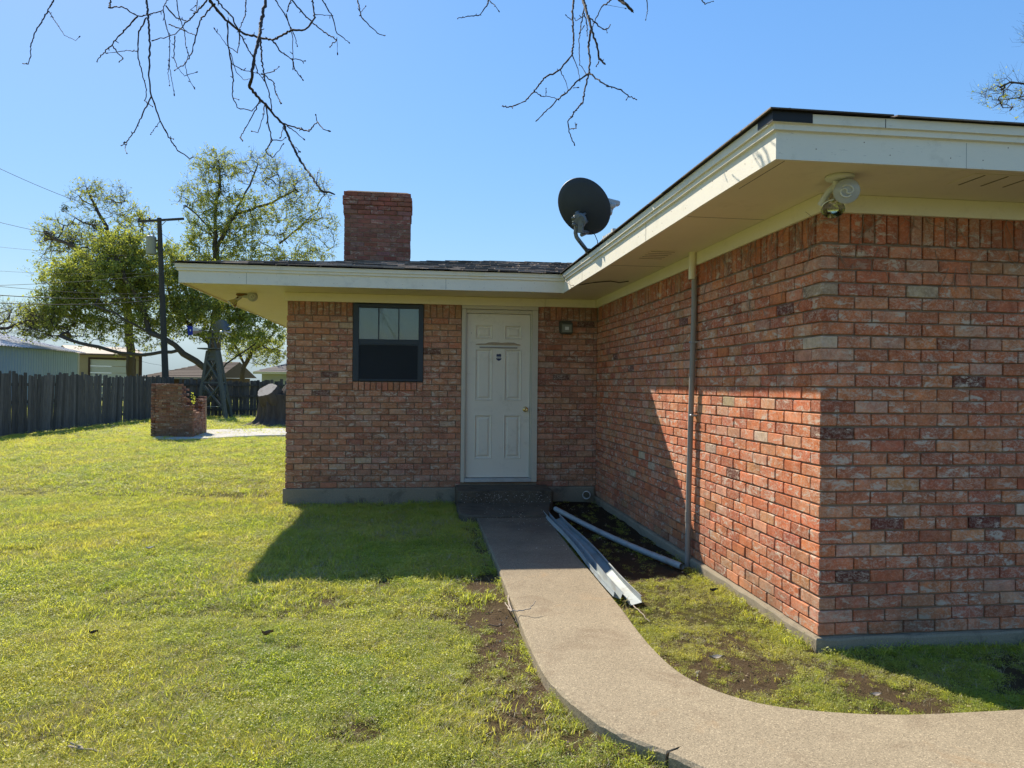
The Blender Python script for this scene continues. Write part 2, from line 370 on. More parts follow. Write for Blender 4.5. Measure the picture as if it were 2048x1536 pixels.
dist = t.n('VectorMath', _operation='LENGTH', i0=t.n('NewGeometry').outputs['Position']).outputs['Value']
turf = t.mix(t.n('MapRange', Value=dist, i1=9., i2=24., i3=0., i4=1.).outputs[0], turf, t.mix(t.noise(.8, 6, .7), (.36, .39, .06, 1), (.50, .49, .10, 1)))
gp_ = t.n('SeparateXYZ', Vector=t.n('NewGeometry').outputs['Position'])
soil_shade = t.math('MULTIPLY', t.n('MapRange', Value=gp_.outputs[1], i1=5.2, i2=6.4, i3=0., i4=1.).outputs[0], t.n('MapRange', Value=gp_.outputs[0], i1=1.2, i2=1.5, i3=0., i4=.75).outputs[0])
soil = t.mix(soil_shade, soil, (.025, .017, .012, 1))                        # shade of the house corner painted into the soil colour
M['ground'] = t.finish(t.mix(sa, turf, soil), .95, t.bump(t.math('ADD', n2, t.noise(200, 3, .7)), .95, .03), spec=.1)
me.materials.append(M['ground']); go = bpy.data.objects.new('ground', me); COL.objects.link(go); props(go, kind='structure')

# the path: two slabs parted by a crack
def path_slab(parent, i0, i1, jag0=None, jag1=None):
    m = MB(); K = 12; top = []
    def row(i, jag):
        a, b = WL[i], WR[i]; r = []
        for k in range(K + 1):
            f = k / K; p = a.lerp(b, f)
            if jag:
                dr = (WL[i + 1] - WL[i]).lerp(WR[i + 1] - WR[i], f); p = p + dr.normalized() * jag[k]
            r.append(p)
        return r
    rows = [row(i, jag0 if i == i0 else (jag1 if i == i1 - 1 else None)) for i in range(i0, i1)]
    e = .012
    vs = []; fs = []
    def zt(p): return .068 + .006 * noise.noise((p.x * 1.3, p.y * 1.3, 0))
    for r in rows:
        a, b = r[0], r[-1]; n = (a - b).normalized()
        loop = [(a.x + n.x * e, a.y + n.y * e, -.12), (a.x + n.x * e, a.y + n.y * e, zt(a) - e * (.8 + .7 * R.random())), (a.x, a.y, zt(a))] + [(p.x, p.y, zt(p)) for p in r[1:-1]] + [(b.x, b.y, zt(b)), (b.x - n.x * e, b.y - n.y * e, zt(b) - e * (.8 + .7 * R.random())), (b.x - n.x * e, b.y - n.y * e, -.12)]
        vs += loop
    c = len(loop)
    for j in range(len(rows) - 1):
        for k in range(c - 1): fs.append((j * c + k, j * c + k + 1, (j + 1) * c + k + 1, (j + 1) * c + k))
    fs.append(tuple(range(c))); L = (len(rows) - 1) * c; fs.append(tuple(range(L + c - 1, L - 1, -1)))
    m.add(vs, fs); return m.build('path_slab', M['walk'], parent)
pe = empty('path', (0, 0, 0)); props(pe, label='curving concrete path leading to the white back door', kind='structure')
ci = 72
jag = [.035 * math.sin(k * .9) + R.uniform(-.02, .02) - .013 * k + .01 for k in range(13)]
path_slab(pe, 0, ci + 1, None, jag); path_slab(pe, ci, len(WL) - 1, [j + .014 - .0009 * k for k, j in enumerate(jag)], None)

# ------------------------------------------------------------------ the house
house = empty('brick_house', (0, 0, 0), 'low red brick house with cream eaves, grey shingle roof and white back door', 'house')
PAL = [((.60, .195, .078), 32), ((.55, .165, .070), 24), ((.50, .155, .072), 18), ((.62, .24, .11), 16), ((.58, .28, .16), 9), ((.42, .125, .060), 6), ((.52, .235, .105), 6), ((.58, .42, .29), .8), ((.17, .05, .035), .8), ((.46, .34, .22), .6)]
BROWN = [0.0]
PT = sum(p[1] for p in PAL)
def tint(wear=.5, k=1.0, warm=0):
    r = R.random() * PT
    for c, wt in PAL:
        r -= wt
        if r <= 0: break
    j = R.uniform(.87, 1.13) * k; f = BROWN[0] * R.uniform(.7, 1.3); lm = .40 * c[0] + .45 * c[1] + .15 * c[2]; bt = (lm * 1.48, lm * .90, lm * .58); c = tuple(a * (1 - f) + b * f for a, b in zip(c, bt))
    return (c[0] * j * (1 + warm), c[1] * j * R.uniform(.93, 1.07), c[2] * j * R.uniform(.92, 1.08), min(1, max(0, R.gauss(wear, .28))))
def brick_geo(Mw, u0, u1, z0, z1, D, proud=0.0, cham=.0045, ends=(0, 0)):
    """one brick with knocked corners; Mw maps (along, outward, up); front face at outward = proud"""
    j = lambda a: R.uniform(-a, a)
    sk = j(.0028)
    c = [R.uniform(.002, .007) for _ in range(8)]
    if R.random() < .12: c[R.randrange(8)] = .016
    um = (u0 + u1) / 2 + j(.03) * (u1 - u0) / .2
    o = [(u0 + c[0], z0), (um, z0 + j(.0018)), (u1 - c[1], z0 + sk), (u1, z0 + c[2] + sk), (u1 + j(.002), z1 - c[3] + sk), (u1 - c[4], z1 + sk), (um + j(.03) * .5, z1 + j(.0018) + sk * .5), (u0 + c[5], z1), (u0 + j(.002), z1 - c[6]), (u0, z0 + c[7])]
    cu, cz = (u0 + u1) / 2, (z0 + z1) / 2; p = proud + j(.0035)
    tl = j(.0025)
    vs = [(a, -D, b) for a, b in o] + [(a, p - cham * R.uniform(.5, 1.3), b) for a, b in o] + [(a + math.copysign(cham * .8, cu - a) * (abs(cu - a) > .02), p + tl * (a - cu) * 6 * .2, b + math.copysign(cham * .8, cz - b)) for a, b in o]
    n = 10; fs = []
    for k in range(2):
        for q in range(n): fs.append((k * n + q, k * n + (q + 1) % n, (k + 1) * n + (q + 1) % n, (k + 1) * n + q))
    fs.append(tuple(range(2 * n, 3 * n)))
    return [tuple(Mw @ Vector(v)) for v in vs], fs
class Wall:
    def __init__(s, origin, u, n): s.M = frame(origin, u, n); s.b = []
    def brick(s, u0, u1, z0, z1, D=.1, proud=0., wear=.5, k=1., force=None):
        if u1 - u0 < .022: return
        vs, fs = brick_geo(s.M, u0, u1, z0, z1, D, proud)
        c = s.M @ Vector(((u0 + u1) / 2, proud, (z0 + z1) / 2)); d = depth(c); x = 1024 + FPX * sidex(c) / d; y = 768 - FPX * (c.z - CAMZ) / d
        nrm = Vector((s.M[0][1], s.M[1][1])); vd = Vector((-c.x, -c.y)).normalized()
        A = (u1 - u0) * (z1 - z0) / d ** 2 * max(0, nrm.dot(vd)) if (-10 < x < 2058 and -10 < y < 1546) else 0
        s.b.append((A, vs, fs, force or tint(wear, k)))
def fill(wl, U0, U1, z0, n, pitch, H, holes=(), L=.203, J=.010, off=lambda i: 0, corner0=None, corner1=None, wear=.5, k=1., D=.1):
    for i in range(n):
        za = z0 + i * pitch; zb = za + H
        segs = [(U0 if corner0 is None else corner0(i), U1 if corner1 is None else corner1(i))]
        for h0, h1, g0, g1 in holes:
            if za < g1 - .012 and zb > g0 + .012:
                ns = []
                for a, b in segs:
                    if h1 <= a or h0 >= b: ns.append((a, b)); continue
                    if h0 - a > .02: ns.append((a, h0))
                    if b - h1 > .02: ns.append((h1, b))
                segs = ns
        u = segs[0][0] if corner0 is not None else U0
        start = U0 + off(i) - (L + J)
        if corner0 is not None: start = corner0(i)
        grid = [start + q * (L + J) + R.uniform(-.006, .006) for q in range(int((U1 - start) / (L + J)) + 3)]
        dz = R.uniform(-.0022, .0022)
        for a, b in segs:
            g = [a - J] + [x for x in grid if a + .03 < x - J / 2 < b - .03] + [b + J]
            first = True
            xs = [a] + [x for x in grid if a + .035 < x < b - .035] + [b]
            for q in range(len(xs) - 1):
                p0 = xs[q] + (J / 2 if q > 0 else 0); p1 = xs[q + 1] - (J / 2 if q < len(xs) - 2 else 0)
                wl.brick(p0, p1, za + dz, zb + dz, D, 0, wear, k)
def soldiers(wl, U0, U1, z0, z1, pitch=.0765, wear=.7, proud=0., D=.1, k=.95):
    n = max(1, round((U1 - U0) / pitch)); p = (U1 - U0) / n
    for i in range(n): wl.brick(U0 + i * p + .005, U0 + (i + 1) * p - .005, z0 + R.uniform(-.004, .003), z1, D, proud, wear, k)
ZSO = 2.385
PS = (ZSO - ZB) / 30; HS = PS - .0095
# near wall (faces the camera): outward -Y, along +X
BROWN[0] = .10
near = Wall((HX, HY, 0), (1, 0, 0), (0, -1, 0))
fill(near, 0, 3.6, ZB, 30, PS, HS, corner0=lambda i: 0.0 if i % 2 else .108 - .0, wear=.85)
# the header that closes the odd courses on the near wall is the end of a side-wall stretcher
BROWN[0] = .0
side = Wall((HX, HY, 0), (0, 1, 0), (-1, 0, 0))
fill(side, 0, IY - HY, ZB, 30, PS, HS, corner0=lambda i: .108 if i % 2 else 0.0, wear=.75)
soldiers(near, .105, 3.6, ZSO + .004, ZF + .01); soldiers(side, 0, IY - HY, ZSO + .004, ZF + .01)
# back wing wall with window and door openings
WIN = (-.842, .048, 1.556, ZF); DOOR = (.537, 1.535, .262, ZF)
PB = (ZSO - ZC) / 28; HB = PB - .0095
BROWN[0] = .42
back = Wall((LX, IY, 0), (1, 0, 0), (0, -1, 0)); wb = HX - LX
hol = [(WIN[0] - LX, WIN[1] - LX, 1.445, ZF), (DOOR[0] - LX, DOOR[1] - LX, 0, ZF)]
fill(back, 0, wb, ZC, 28, PB, HB, hol, off=lambda i: .1065 * (i % 2), wear=.75, k=.92)
for a, b in ((0, WIN[0] - LX), (WIN[1] - LX, DOOR[0] - LX), (DOOR[1] - LX, wb)): soldiers(back, a + .003, b - .003, ZSO + .004, ZF + .01, k=.85)
soldiers(back, WIN[0] - LX + .004, WIN[1] - LX - .004, 1.447, 1.548, wear=.5, proud=.012)
# left flank of the back wing and right part of the near wing, seen only from other viewpoints
flank = Wall((LX, IY + .11, 0), (0, 1, 0), (-1, 0, 0)); fill(flank, 0, 2.5, ZC, 28, PB, HB, off=lambda i: .1065 * (i % 2))

# mortar cores set back behind the brick faces
def core(boxes, name='brick_wall', **kw):
    m = MB()
    for a, b in boxes: m.box(a, b)
    return m.build(name, M['mortar'], house, **kw)
q = .013
near_core = core([((HX + q, HY + q, .02), (HX + 9, HY + .25, ZS))])
side_core = core([((HX + q, HY + .25, .02), (HX + .24, IY + .2, ZS))])
yb = IY + q
back_core = core([((LX + q, yb, .02), (WIN[0], yb + .2, ZS)), ((WIN[0], yb, .02), (WIN[1], yb + .2, WIN[2])), ((WIN[1], yb, .02), (DOOR[0], yb + .2, ZS)),
                  ((DOOR[0], yb, .02), (DOOR[1], yb + .2, DOOR[2])), ((DOOR[1], yb, .02), (HX + q, yb + .2, ZS)), ((LX + q, yb + .2, .02), (LX + .2, 16.4, ZS)), ((LX + q, 16.4, .02), (HX + 9, 16.6, ZS + .3)), ((HX + 8.8, HY + .25, .02), (HX + 9, 16.4, ZS + .3))])
allb = [(b[0], wi, b) for wi, wl in enumerate((near, side, back)) for b in wl.b]
allb.sort(key=lambda x: -x[0]); cores = (near_core, side_core, back_core)
rest = MB()
for n_, (A, wi, b) in enumerate(allb):
    if n_ < 300:
        m = MB(); m.add(b[1], b[2], 0, b[3]); m.build('brick', M['brick'], cores[wi])
    else: rest.add(b[1], b[2], 0, b[3])
for b in flank.b: rest.add(b[1], b[2], 0, b[3])
rest.build('brickwork', M['brick'], house, kind='stuff')

# foundation
m = MB()
def strip(P, z0, z1, out, jit=.004):       # low concrete toe along a polyline (outward on the left of travel)
    for (a, b) in zip(P[:-1], P[1:]):
        a, b = Vector(a), Vector(b); n = max(1, int((b - a).length / .12)); d = (b - a).normalized(); nn = Vector((-d.y, d.x))
        vs = []; 
        for i in range(n + 1):
            p = a.lerp(b, i / n); o = nn * (out + R.uniform(-jit, jit)); zt = z1 + R.uniform(-jit, jit)
            for (k, z) in ((-.12, z1 - .003), (.0, z1 - .001), (.75, zt - .004), (1, zt - .016), (1.12, z0)): 
                w_ = p + (o * k if k >= 0 else nn * k); vs.append((w_.x, w_.y, z))
        fs = [(i * 5 + k, i * 5 + k + 1, i * 5 + 6 + k, i * 5 + 5 + k) for i in range(n) for k in range(4)]
        m.add(vs, fs)
o_ = .03
strip([(HX + 7, HY), (HX - .0, HY)], -.2, ZB - .004, -o_ if False else .03); strip([(HX, HY - .0), (HX, IY)], -.2, ZB - .004, .03)
m.box((HX - .031, HY - .031, -.2), (HX + .02, HY + .02, ZB - .006), bev=.008)
strip([(HX - .03, IY), (1.68, IY)], -.2, ZC - .005, -.022 if False else .022, .003); strip([(DOOR[0], IY), (LX, IY)], -.2, ZC - .004, .025, .002)
m.box((LX - .024, IY - .024, -.2), (LX + .05, IY + .05, ZC - .004), bev=.006); strip([(LX, IY), (LX, 16.4)], -.2, ZC - .004, -.024)
m.box((DOOR[0] - .01, IY + .002, -.2), (1.70, IY + .05, ZC + .04))
m.build('foundation', M['found'], house)

# frieze boards, soffit, fascia
EXN, EYN = 1.725, 3.35            # near eave corner
EXL, EYL = -2.72, 8.60            # back wing eave corner
def brd(name, a, b, mat, **kw):
    m = MB(); m.box(a, b, bev=.002); return m.build(name, mat, house, **kw)
brd('frieze_board', (HX + .002, HY - .022, ZF), (HX + 8, HY + .02, ZS - .001), M['trim'])
brd('frieze_board', (HX - .024, HY - .0225, ZF - .001), (HX, IY - .025, ZS - .001), M['trim'])
brd('frieze_board', (LX - .022, IY - .0235, ZF - .002), (1.62, IY + .02, ZS - .001), M['trim'])
brd('frieze_board', (1.624, IY - .021, ZF + .002), (HX - .026, IY + .02, ZS - .001), M['trim'])
brd('frieze_board', (LX - .022, IY + .022, ZF - .002), (LX, 16.4, ZS - .001), M['trim'])
m = MB()
def sheet(m, x0, y0, x1, y1, z, holes=()):
    m.box((x0, y0, z), (x1, y1, z + .012))
sheet(m, EXN + .02, EYN + .02, HX + 8, HY + .1, ZS); m.build('soffit', M['soffit'], house)
m = MB(); sheet(m, EXN + .02, HY + .101, HX + .1, 6.6, ZS); m.build('soffit', M['soffit'], house)
m = MB(); sheet(m, EXN + .02, 6.604, HX + .1, EYL + .02, ZS); sheet(m, EXN + .02, EYL + .021, HX + .1, IY + .1, ZS - .0005); m.build('soffit', M['soffit'], house)
m = MB(); sheet(m, EXL + .02, EYL + .02, EXN + .016, IY + .1, ZS + .0015); m.build('soffit', M['soffit'], house)
m = MB(); sheet(m, EXL + .02, IY + .104, LX + .1, 17.2, ZS + .0015); m.build('soffit', M['soffit'], house)
ZE = 2.872                        # underside of the shingles at the eave
def fascia_run(P, name='fascia'):          # P: 2-D corners, outward to the left of travel; mitred profile
    prof = [(-.022, ZS - .012), (0, ZS - .012), (0, ZS + .122), (.003, ZS + .126), (.019, ZS + .128), (.019, ZE - .052), (.021, ZE - .050), (.034, ZE - .048), (.034, ZE - .002), (-.022, ZE - .002)]
    P = [Vector(p) for p in P]; nrm = []
    for i in range(len(P) - 1): d = (P[i + 1] - P[i]).normalized(); nrm.append(Vector((-d.y, d.x)))
    m = MB()
    for i in range(len(P) - 1):
        n = nrm[i]; d = (P[i + 1] - P[i]).normalized()
        def mit(j):
            if j < 0 or j >= len(nrm) - 0 - 1 + 0: return None
        ends = []
        for e, k in ((i, i - 1), (i + 1, i + 1)):
            if 0 <= k < len(nrm):
                b = (n + nrm[k]); b = b / b.dot(n)
            else: b = n
            ends.append((P[e], b))
        vs = []
        L = (P[i + 1] - P[i]).length; K = max(1, int(L / .45))
        for q_ in range(K + 1):
            f = q_ / K; p = ends[0][0].lerp(ends[1][0], f)
            wv = .0035 * math.sin(f * L * 1.1 + i) + R.uniform(-.0012, .0012) if 0 < q_ < K else 0
            for o, z in prof:
                bb = ends[0][1] if q_ == 0 else (ends[1][1] if q_ == K else n)
                x = p + bb * o; vs.append((x.x, x.y, z + wv))
        c = len(prof); fs = [(a * c + k, a * c + (k + 1) % c, (a + 1) * c + (k + 1) % c, (a + 1) * c + k) for a in range(K) for k in range(c)]
        mm = MB(); mm.add(vs, fs); mm.build(name, M['fascia'], house)
fascia_run([(EXL, 17.3), (EXL, EYL), (EXN, EYL), (EXN, EYN), (HX + 8, EYN)][::-1] if False else [(HX + 8, EYN), (EXN, EYN), (EXN, EYL), (EXL, EYL), (EXL, 17.3)])
# the dark patch of tar and flashing at the near corner and a splice block on the back wing fascia
m = MB(); m.box((EXN - .037, EYN - .0375, ZE - .046), (EXN + .17, EYN + .02, ZE + .004)); m.box((EXN - .0375, EYN - .036, ZE - .04), (EXN + .02, EYN + .12, ZE + .003)); m.build('tar_patch', M['black'], house)
m = MB(); m.box((.56, EYL - .0375, ZE - .05), (.76, EYL - .03, ZE - .004)); m.build('splice_block', M['trim'], house)

m = MB()
def nail(x, y, z, n): m.lathe([(0, .0012), (.0026, .0008), (.003, 0)], 7, M=facing((x, y, z), n))
for i in range(22): nail(EXL + .3 + i * .2 + R.uniform(-.08, .08), EYL - .0005, ZS + R.choice([.03, .06, .1]) + R.uniform(-.01, .01), (0, -1, 0))
for i in range(12): nail(EXN + .2 + i * .22 + R.uniform(-.08, .08), EYN - .0005, ZS + R.uniform(.01, .11), (0, -1, 0))
for i in range(24): nail(EXN - .0005, EYN + .15 + i * .21 + R.uniform(-.08, .08), ZS + R.uniform(.01, .11), (-1, 0, 0))
m.build('nail_heads', M['rust'], house, kind='stuff')
m = MB()
for x in (-1.98, .30): m.box((x, EYL - .0012, ZS - .011), (x + .0025, EYL + .001, ZS + .121))
for y in (5.4, 7.6): m.box((EXN - .0012, y, ZS - .011), (EXN + .001, y + .003, ZS + .121))
m.box((2.28, EYN - .0352, ZE - .047), (2.283, EYN - .033, ZE - .003)); m.box((2.75, EYN - .0006, ZS - .011), (2.7512, EYN + .001, ZS + .121))
for y in (4.62, 6.603): m.box((EXN + .03, y, ZS - .0012), (HX - .03, y + .0035, ZS + .001))
m.box((HX - .03 - .5, HY - .55, ZS - .0012), (HX - .527, HY - .03, ZS + .001))
m.build('board_joints', M['black'], house, kind='stuff')

# roof: low hips with real shingles
SLP = .2
def shcol():
    k = R.choice([.45, .7, 1, 1, 1.4, 2.0]) * R.uniform(.85, 1.15)
    return (.150 * k, .125 * k, .108 * k, 0)
RF = MB()
rx = EXL - .06; ry = EYL - .06; RR = 4.45; zr = ZE + RR * SLP
def rz(d): return ZE + .004 + SLP * d
RX2 = 9.0
RF.add([(rx, ry, rz(0)), (RX2, ry, rz(0)), (RX2, ry + RR, rz(RR)), (rx + RR, ry + RR, rz(RR)), (rx, ry + 2 * RR, rz(0)), (RX2, ry + 2 * RR, rz(0))], [(0, 1, 2, 3), (0, 3, 4), (3, 2, 5, 4)], col=(.06, .055, .05, 0))
nx_, ny_ = EXN - .048, EYN - .048; NR = 4.0
RF.add([(nx_, ny_, rz(0)), (nx_ + 2 * NR, ny_, rz(0)), (nx_ + NR, ny_ + NR, rz(NR)), (nx_, 16, rz(0)), (nx_ + NR, 16, rz(NR)), (nx_ + 2 * NR, 16, rz(0))], [(0, 1, 2), (0, 2, 4, 3), (1, 5, 4, 2)], col=(.06, .055, .05, 0))
# roof deck edge board under the shingles
roof = RF.build('roof', M['shingle'], house)
sh_list = []
def shingle(Mx, u0, u1, d0, d1, th, lift, ub=-1e9):
    """slab on the slope: u along eave, d up the slope"""
    z = lambda d, t: .006 + SLP * d + t
    tw = R.uniform(-.0015, .0015)
    vs = [(u0, d0, z(d0, lift)), (u1, d0, z(d0, lift + tw)), (u1, d0, z(d0, lift + th + tw)), (u0, d0, z(d0, lift + th)), (max(u0, ub), d1, z(d1, .001)), (max(u1, ub), d1, z(d1, .001)), (max(u1, ub), d1, z(d1, .002 + th * .5)), (max(u0, ub), d1, z(d1, .002 + th * .5))]
    fs = [(0, 1, 2, 3), (3, 2, 6, 7), (0, 3, 7, 4), (1, 5, 6, 2), (0, 4, 5, 1)]
    return [tuple(Mx @ Vector(v)) for v in vs], fs
def course_rows(Mx, U, nrows, lo, hi, expo=.135, thin=False):
    for r in range(nrows):
        d = r * expo - (.012 if r == 0 else 0); u = lo(d) + R.uniform(0, .1)
        while u < hi(d):
            L = R.choice([.1, .14, .18, .24, .3, .36]); u1 = min(u + L, hi(d) + .02)
            c = shcol(); th = R.choice([.006, .010, .016])
            if thin: th = .007; u1 = min(u + L * 2.2, hi(d) + .02)
            vs, fs = shingle(Mx, u, u1 - R.choice([0, .003, .02]), d - R.choice([0, 0, .006]) * (r > 0), d + expo * 1.35, th, .001 if thin else R.choice([.001, .003, .006]), lo(d + expo * 1.35))
            p = Mx @ Vector(((u + u1) / 2, d, 0)); dd = depth(p); x = 1024 + FPX * sidex(p) / dd
            sh_list.append(((u1 - u) / dd if -20 < x < 1200 and p.y > 8 else 0, vs, fs, c)); u = u1
Mb = Matrix.Translation((0, ry, ZE)) @ Matrix(((1, 0, 0, 0), (0, 1, 0, 0), (0, 0, 1, 0), (0, 0, 0, 1)))
course_rows(Mb, 0, 33, lambda d: rx + d * .98 - .01, lambda d: 3.4 + d * .15)
Ms = Matrix(((0, 1, 0, nx_), (1, 0, 0, 0), (0, 0, 1, ZE), (0, 0, 0, 1)))          # side slope of the right wing: u = y, d = x
course_rows(Ms, 0, 5, lambda d: ny_ + d * .98 - .01, lambda d: 9.2, thin=True)
Mn = Matrix(((1, 0, 0, 0), (0, 1, 0, ny_), (0, 0, 1, ZE), (0, 0, 0, 1)))
course_rows(Mn, 0, 4, lambda d: nx_ + d * .98 - .01, lambda d: nx_ + 4.5, thin=True)
sh_list.sort(key=lambda x: -x[0]); rest = MB()
for n_, s_ in enumerate(sh_list):
    if n_ < 300: m = MB(); m.add(s_[1], s_[2], 0, s_[3]); m.build('shingle', M['shingle'], roof)
    else: rest.add(s_[1], s_[2], 0, s_[3])
rest.build('shingles', M['shingle'], house, kind='stuff')
m = MB()
for i in range(22):               # hip caps
    for (cx, cy) in ((rx, ry),):
        d = i * .14 + .03; a = Vector((cx + d, cy + d, rz(d) + .010)); b = a + Vector((.2, .2, .2 * SLP - .006))
        sd = Vector((.075, -.075, -.012)); sd2 = Vector((-.075, .075, -.012))
        m.add([a, a + sd, b + sd, b, a + sd2, b + sd2], [(0, 1, 2, 3), (0, 3, 5, 4)], col=shcol())
m.build('hip_caps', M['shingle'], roof, kind='stuff')
m = MB()
for i in range(10):
    d = i * .14 + .04; a = Vector((nx_ + d, ny_ + d, rz(d) + .012)); b = a + Vector((.18, .18, .18 * SLP - .006)); s1 = Vector((.05, -.05, -.010)); s2 = -Vector((.05, -.05, .010))
    m.add([a, a + s1, b + s1, b, a + s2, b + s2], [(0, 1, 2, 3), (0, 3, 5, 4)], col=shcol())
m.build('hip_caps', M['shingle'], roof, kind='stuff')
m = MB(); pz = lambda y: rz(0)
for i in range(7):                # torn pale flashing at the side eave
    y = 6.18 + i * .062; m.box((nx_ - .006, y, ZE + .006), (nx_ + R.uniform(.01, .03), y + R.uniform(.03, .06), ZE + R.uniform(.024, .045)))
m.build('torn_flashing', M['white'], roof)

# chimney on the back slope
CY = 12.0; c0, c1 = onZ, None
pl = at(688, 600, depth((0, CY, 0)) - .1); 
cxl = ray(688, 450); cxl = cxl * (CY / cxl.y); cxr = ray(820.5, 450); cxr = cxr * (CY / cxr.y); ctop = ray(750, 381); ctop = (ctop * (CY / ctop.y)).z + CAMZ
BROWN[0] = .2; CX0, CX1 = cxl.x, cxr.x; CH = 17; cpit = .0745
chim = empty('chimney', (0, 0, 0)); chim.parent = house
m = MB(); m.box((CX0 + .008, CY + .008, 3.1), (CX1 - .008, CY + .62, ctop - .06)); m.build('mortar_core', M['mortar'], chim)
cf = Wall((CX0, CY, 0), (1, 0, 0), (0, -1, 0)); cw = CX1 - CX0
nC = int((ctop - 3.3) / cpit)
for i in range(nC):
    zt = ctop - .03 - i * cpit; zb_ = zt - cpit + .009; pr = .028 if i in (1, 2) else (.016 if i in (3, 4) else (.010 if i == 0 else 0.))
    ex = pr
    u = -ex
    o = .1065 * (i % 2) + R.uniform(-.01, .01); xs = [-ex] + [x for x in [o + k_ * .213 for k_ in range(8)] if -ex + .05 < x < cw + ex - .05] + [cw + ex]
    for a, b in zip(xs[:-1], xs[1:]): cf.brick(a + .003, b - .004, zb_, zt, .12, pr, .18, .78)
    # flanks
    for sx, nn, uu in ((CX0 - ex, (-1, 0, 0), 0), (CX1 + ex, (1, 0, 0), 0)):
        fw = Wall((sx, CY + .12, 0), (0, 1, 0), nn)
        for k_ in range(3): fw.brick(k_ * .17, k_ * .17 + .16, zb_, zt, .1 + ex, 0, .2, .8)
        cf.b += fw.b
m = MB(); m.add([(CX0 + .0, CY - .0, ctop - .035), (CX1, CY, ctop - .035), (CX1, CY + .63, ctop - .035), (CX0, CY + .63, ctop - .035), (CX0 + .06, CY + .06, ctop), (CX1 - .06, CY + .06, ctop), (CX1 - .06, CY + .57, ctop), (CX0 + .06, CY + .57, ctop)], [(0, 1, 5, 4), (1, 2, 6, 5), (2, 3, 7, 6), (3, 0, 4, 7), (4, 5, 6, 7), (3, 2, 1, 0)])
m.build('mortar_crown', M['mortar'], chim)
for i, b in enumerate(cf.b):
    m = MB(); c = b[3]; m.add(b[1], b[2], 0, (c[0] * .80, c[1] * .70, c[2] * 1.0, c[3])); m.build('brick', M['brick'], chim)

# ---- back door
def fr_box(name, a, b, mat, parent, bev=.003, **kw):
    m = MB(); m.box(a, b, bev=bev); return m.build(name, mat, parent, **kw)
DF = empty('door_frame', (0, 0, 0)); DF.parent = house
DX0, DX1, DZ0, DZ1 = .607, 1.437, .325, 2.452
yF = IY - .028
fr_box('jamb', (DOOR[0] + .002, yF, DOOR[2] + .005), (DX0 - .022, IY + .05, DZ1 + .055), M['jamb'], DF)
fr_box('jamb', (DX1 + .022, yF, DOOR[2] + .005), (DOOR[1] - .002, IY + .05, DZ1 + .055), M['jamb'], DF)
fr_box('head', (DOOR[0] + .002, yF, DZ1 + .057), (DOOR[1] - .002, IY + .05, ZF - .004), M['jamb'], DF)
fr_box('inner_stop', (DX0 - .020, yF + .022, DZ0 - .03), (DX0 - .004, IY + .09, DZ1 + .053), M['jamb'], DF)
fr_box('inner_stop', (DX1 + .004, yF + .022, DZ0 - .03), (DX1 + .020, IY + .09, DZ1 + .053), M['jamb'], DF)
fr_box('inner_stop', (DX0 - .003, yF + .022, DZ1 + .004), (DX1 + .003, IY + .09, DZ1 + .053), M['jamb'], DF)
fr_box('threshold', (DX0 - .019, yF - .012, DOOR[2] + .008), (DX1 + .019, IY + .09, DZ0 - .006), M['galv'], DF)
m = MB(); m.box((DX0 - .019, IY + .091, DOOR[2]), (DX1 + .019, IY + .12, DZ1 + .05)); m.build('door_backing', M['room'], DF)
door = MB(); W_, H_ = DX1 - DX0, DZ1 - DZ0
px_ = [0, .13, .405, .592, .868, 1]; pzs = [0, .112, .383, .468, .786, .846, .933, 1]
yD = IY + .028
holes = {(1, 1), (3, 1), (1, 3), (3, 3), (1, 5), (3, 5)}
for i in range(5):
    for k in range(7):
        if (i, k) in holes: continue
        a, b, c, d = DX0 + px_[i] * W_, DX0 + px_[i + 1] * W_, DZ0 + pzs[k] * H_, DZ0 + pzs[k + 1] * H_
        door.add([(a, yD, c), (b, yD, c), (b, yD, d), (a, yD, d)], [(0, 1, 2, 3)])
x0, x1, z0, z1 = DX0, DX1, DZ0, DZ1
door.add([(x0, yD, z0), (x1, yD, z0), (x1, yD, z1), (x0, yD, z1), (x0, yD + .04, z0), (x1, yD + .04, z0), (x1, yD + .04, z1), (x0, yD + .04, z1)], [(0, 4, 5, 1), (1, 5, 6, 2), (2, 6, 7, 3), (3, 7, 4, 0)])
DO = door.build('door', M['door'], house)
for i, k in sorted(holes):
    a, b, c, d = DX0 + px_[i] * W_, DX0 + px_[i + 1] * W_, DZ0 + pzs[k] * H_, DZ0 + pzs[k + 1] * H_
    m = MB(); vs = []
    for ins, dy in ((0, 0), (.006, -.006), (.014, -.003), (.022, .012), (.034, .012), (.056, .001), (.058, 0)):
        vs += [(a + ins, yD + dy, c + ins), (b - ins, yD + dy, c + ins), (b - ins, yD + dy, d - ins), (a + ins, yD + dy, d - ins)]
    fs = [(r * 4 + q_, r * 4 + (q_ + 1) % 4, r * 4 + 4 + (q_ + 1) % 4, r * 4 + 4 + q_) for r in range(6) for q_ in range(4)] + [(24, 25, 26, 27)]
    m.add(vs, fs); m.build('door_panel', M['door'], DO)
kx, kz = DX1 - .055, DZ0 + .418 * H_
m = MB(); m.lathe([(0, 0), (.034, 0), (.035, .006), (.028, .011), (.013, .014), (.012, .032), (.024, .040), (.029, .052), (.027, .063), (.014, .069), (.012, .066), (0, .066)], 24, M=facing((kx, yD, kz), (0, -1, 0)))
m.build('door_knob', M['brass'], DO)
m = MB(); zc = DZ0 + .812 * H_          # remains of a weather strip across the door
xs = np.linspace(DX0 + .115, DX0 + .70, 15); top = [.010, .016, .017, .018, .032, .036, .037, .037, .031, .034, .038, .037, .036, .02, .012]
vs = [];
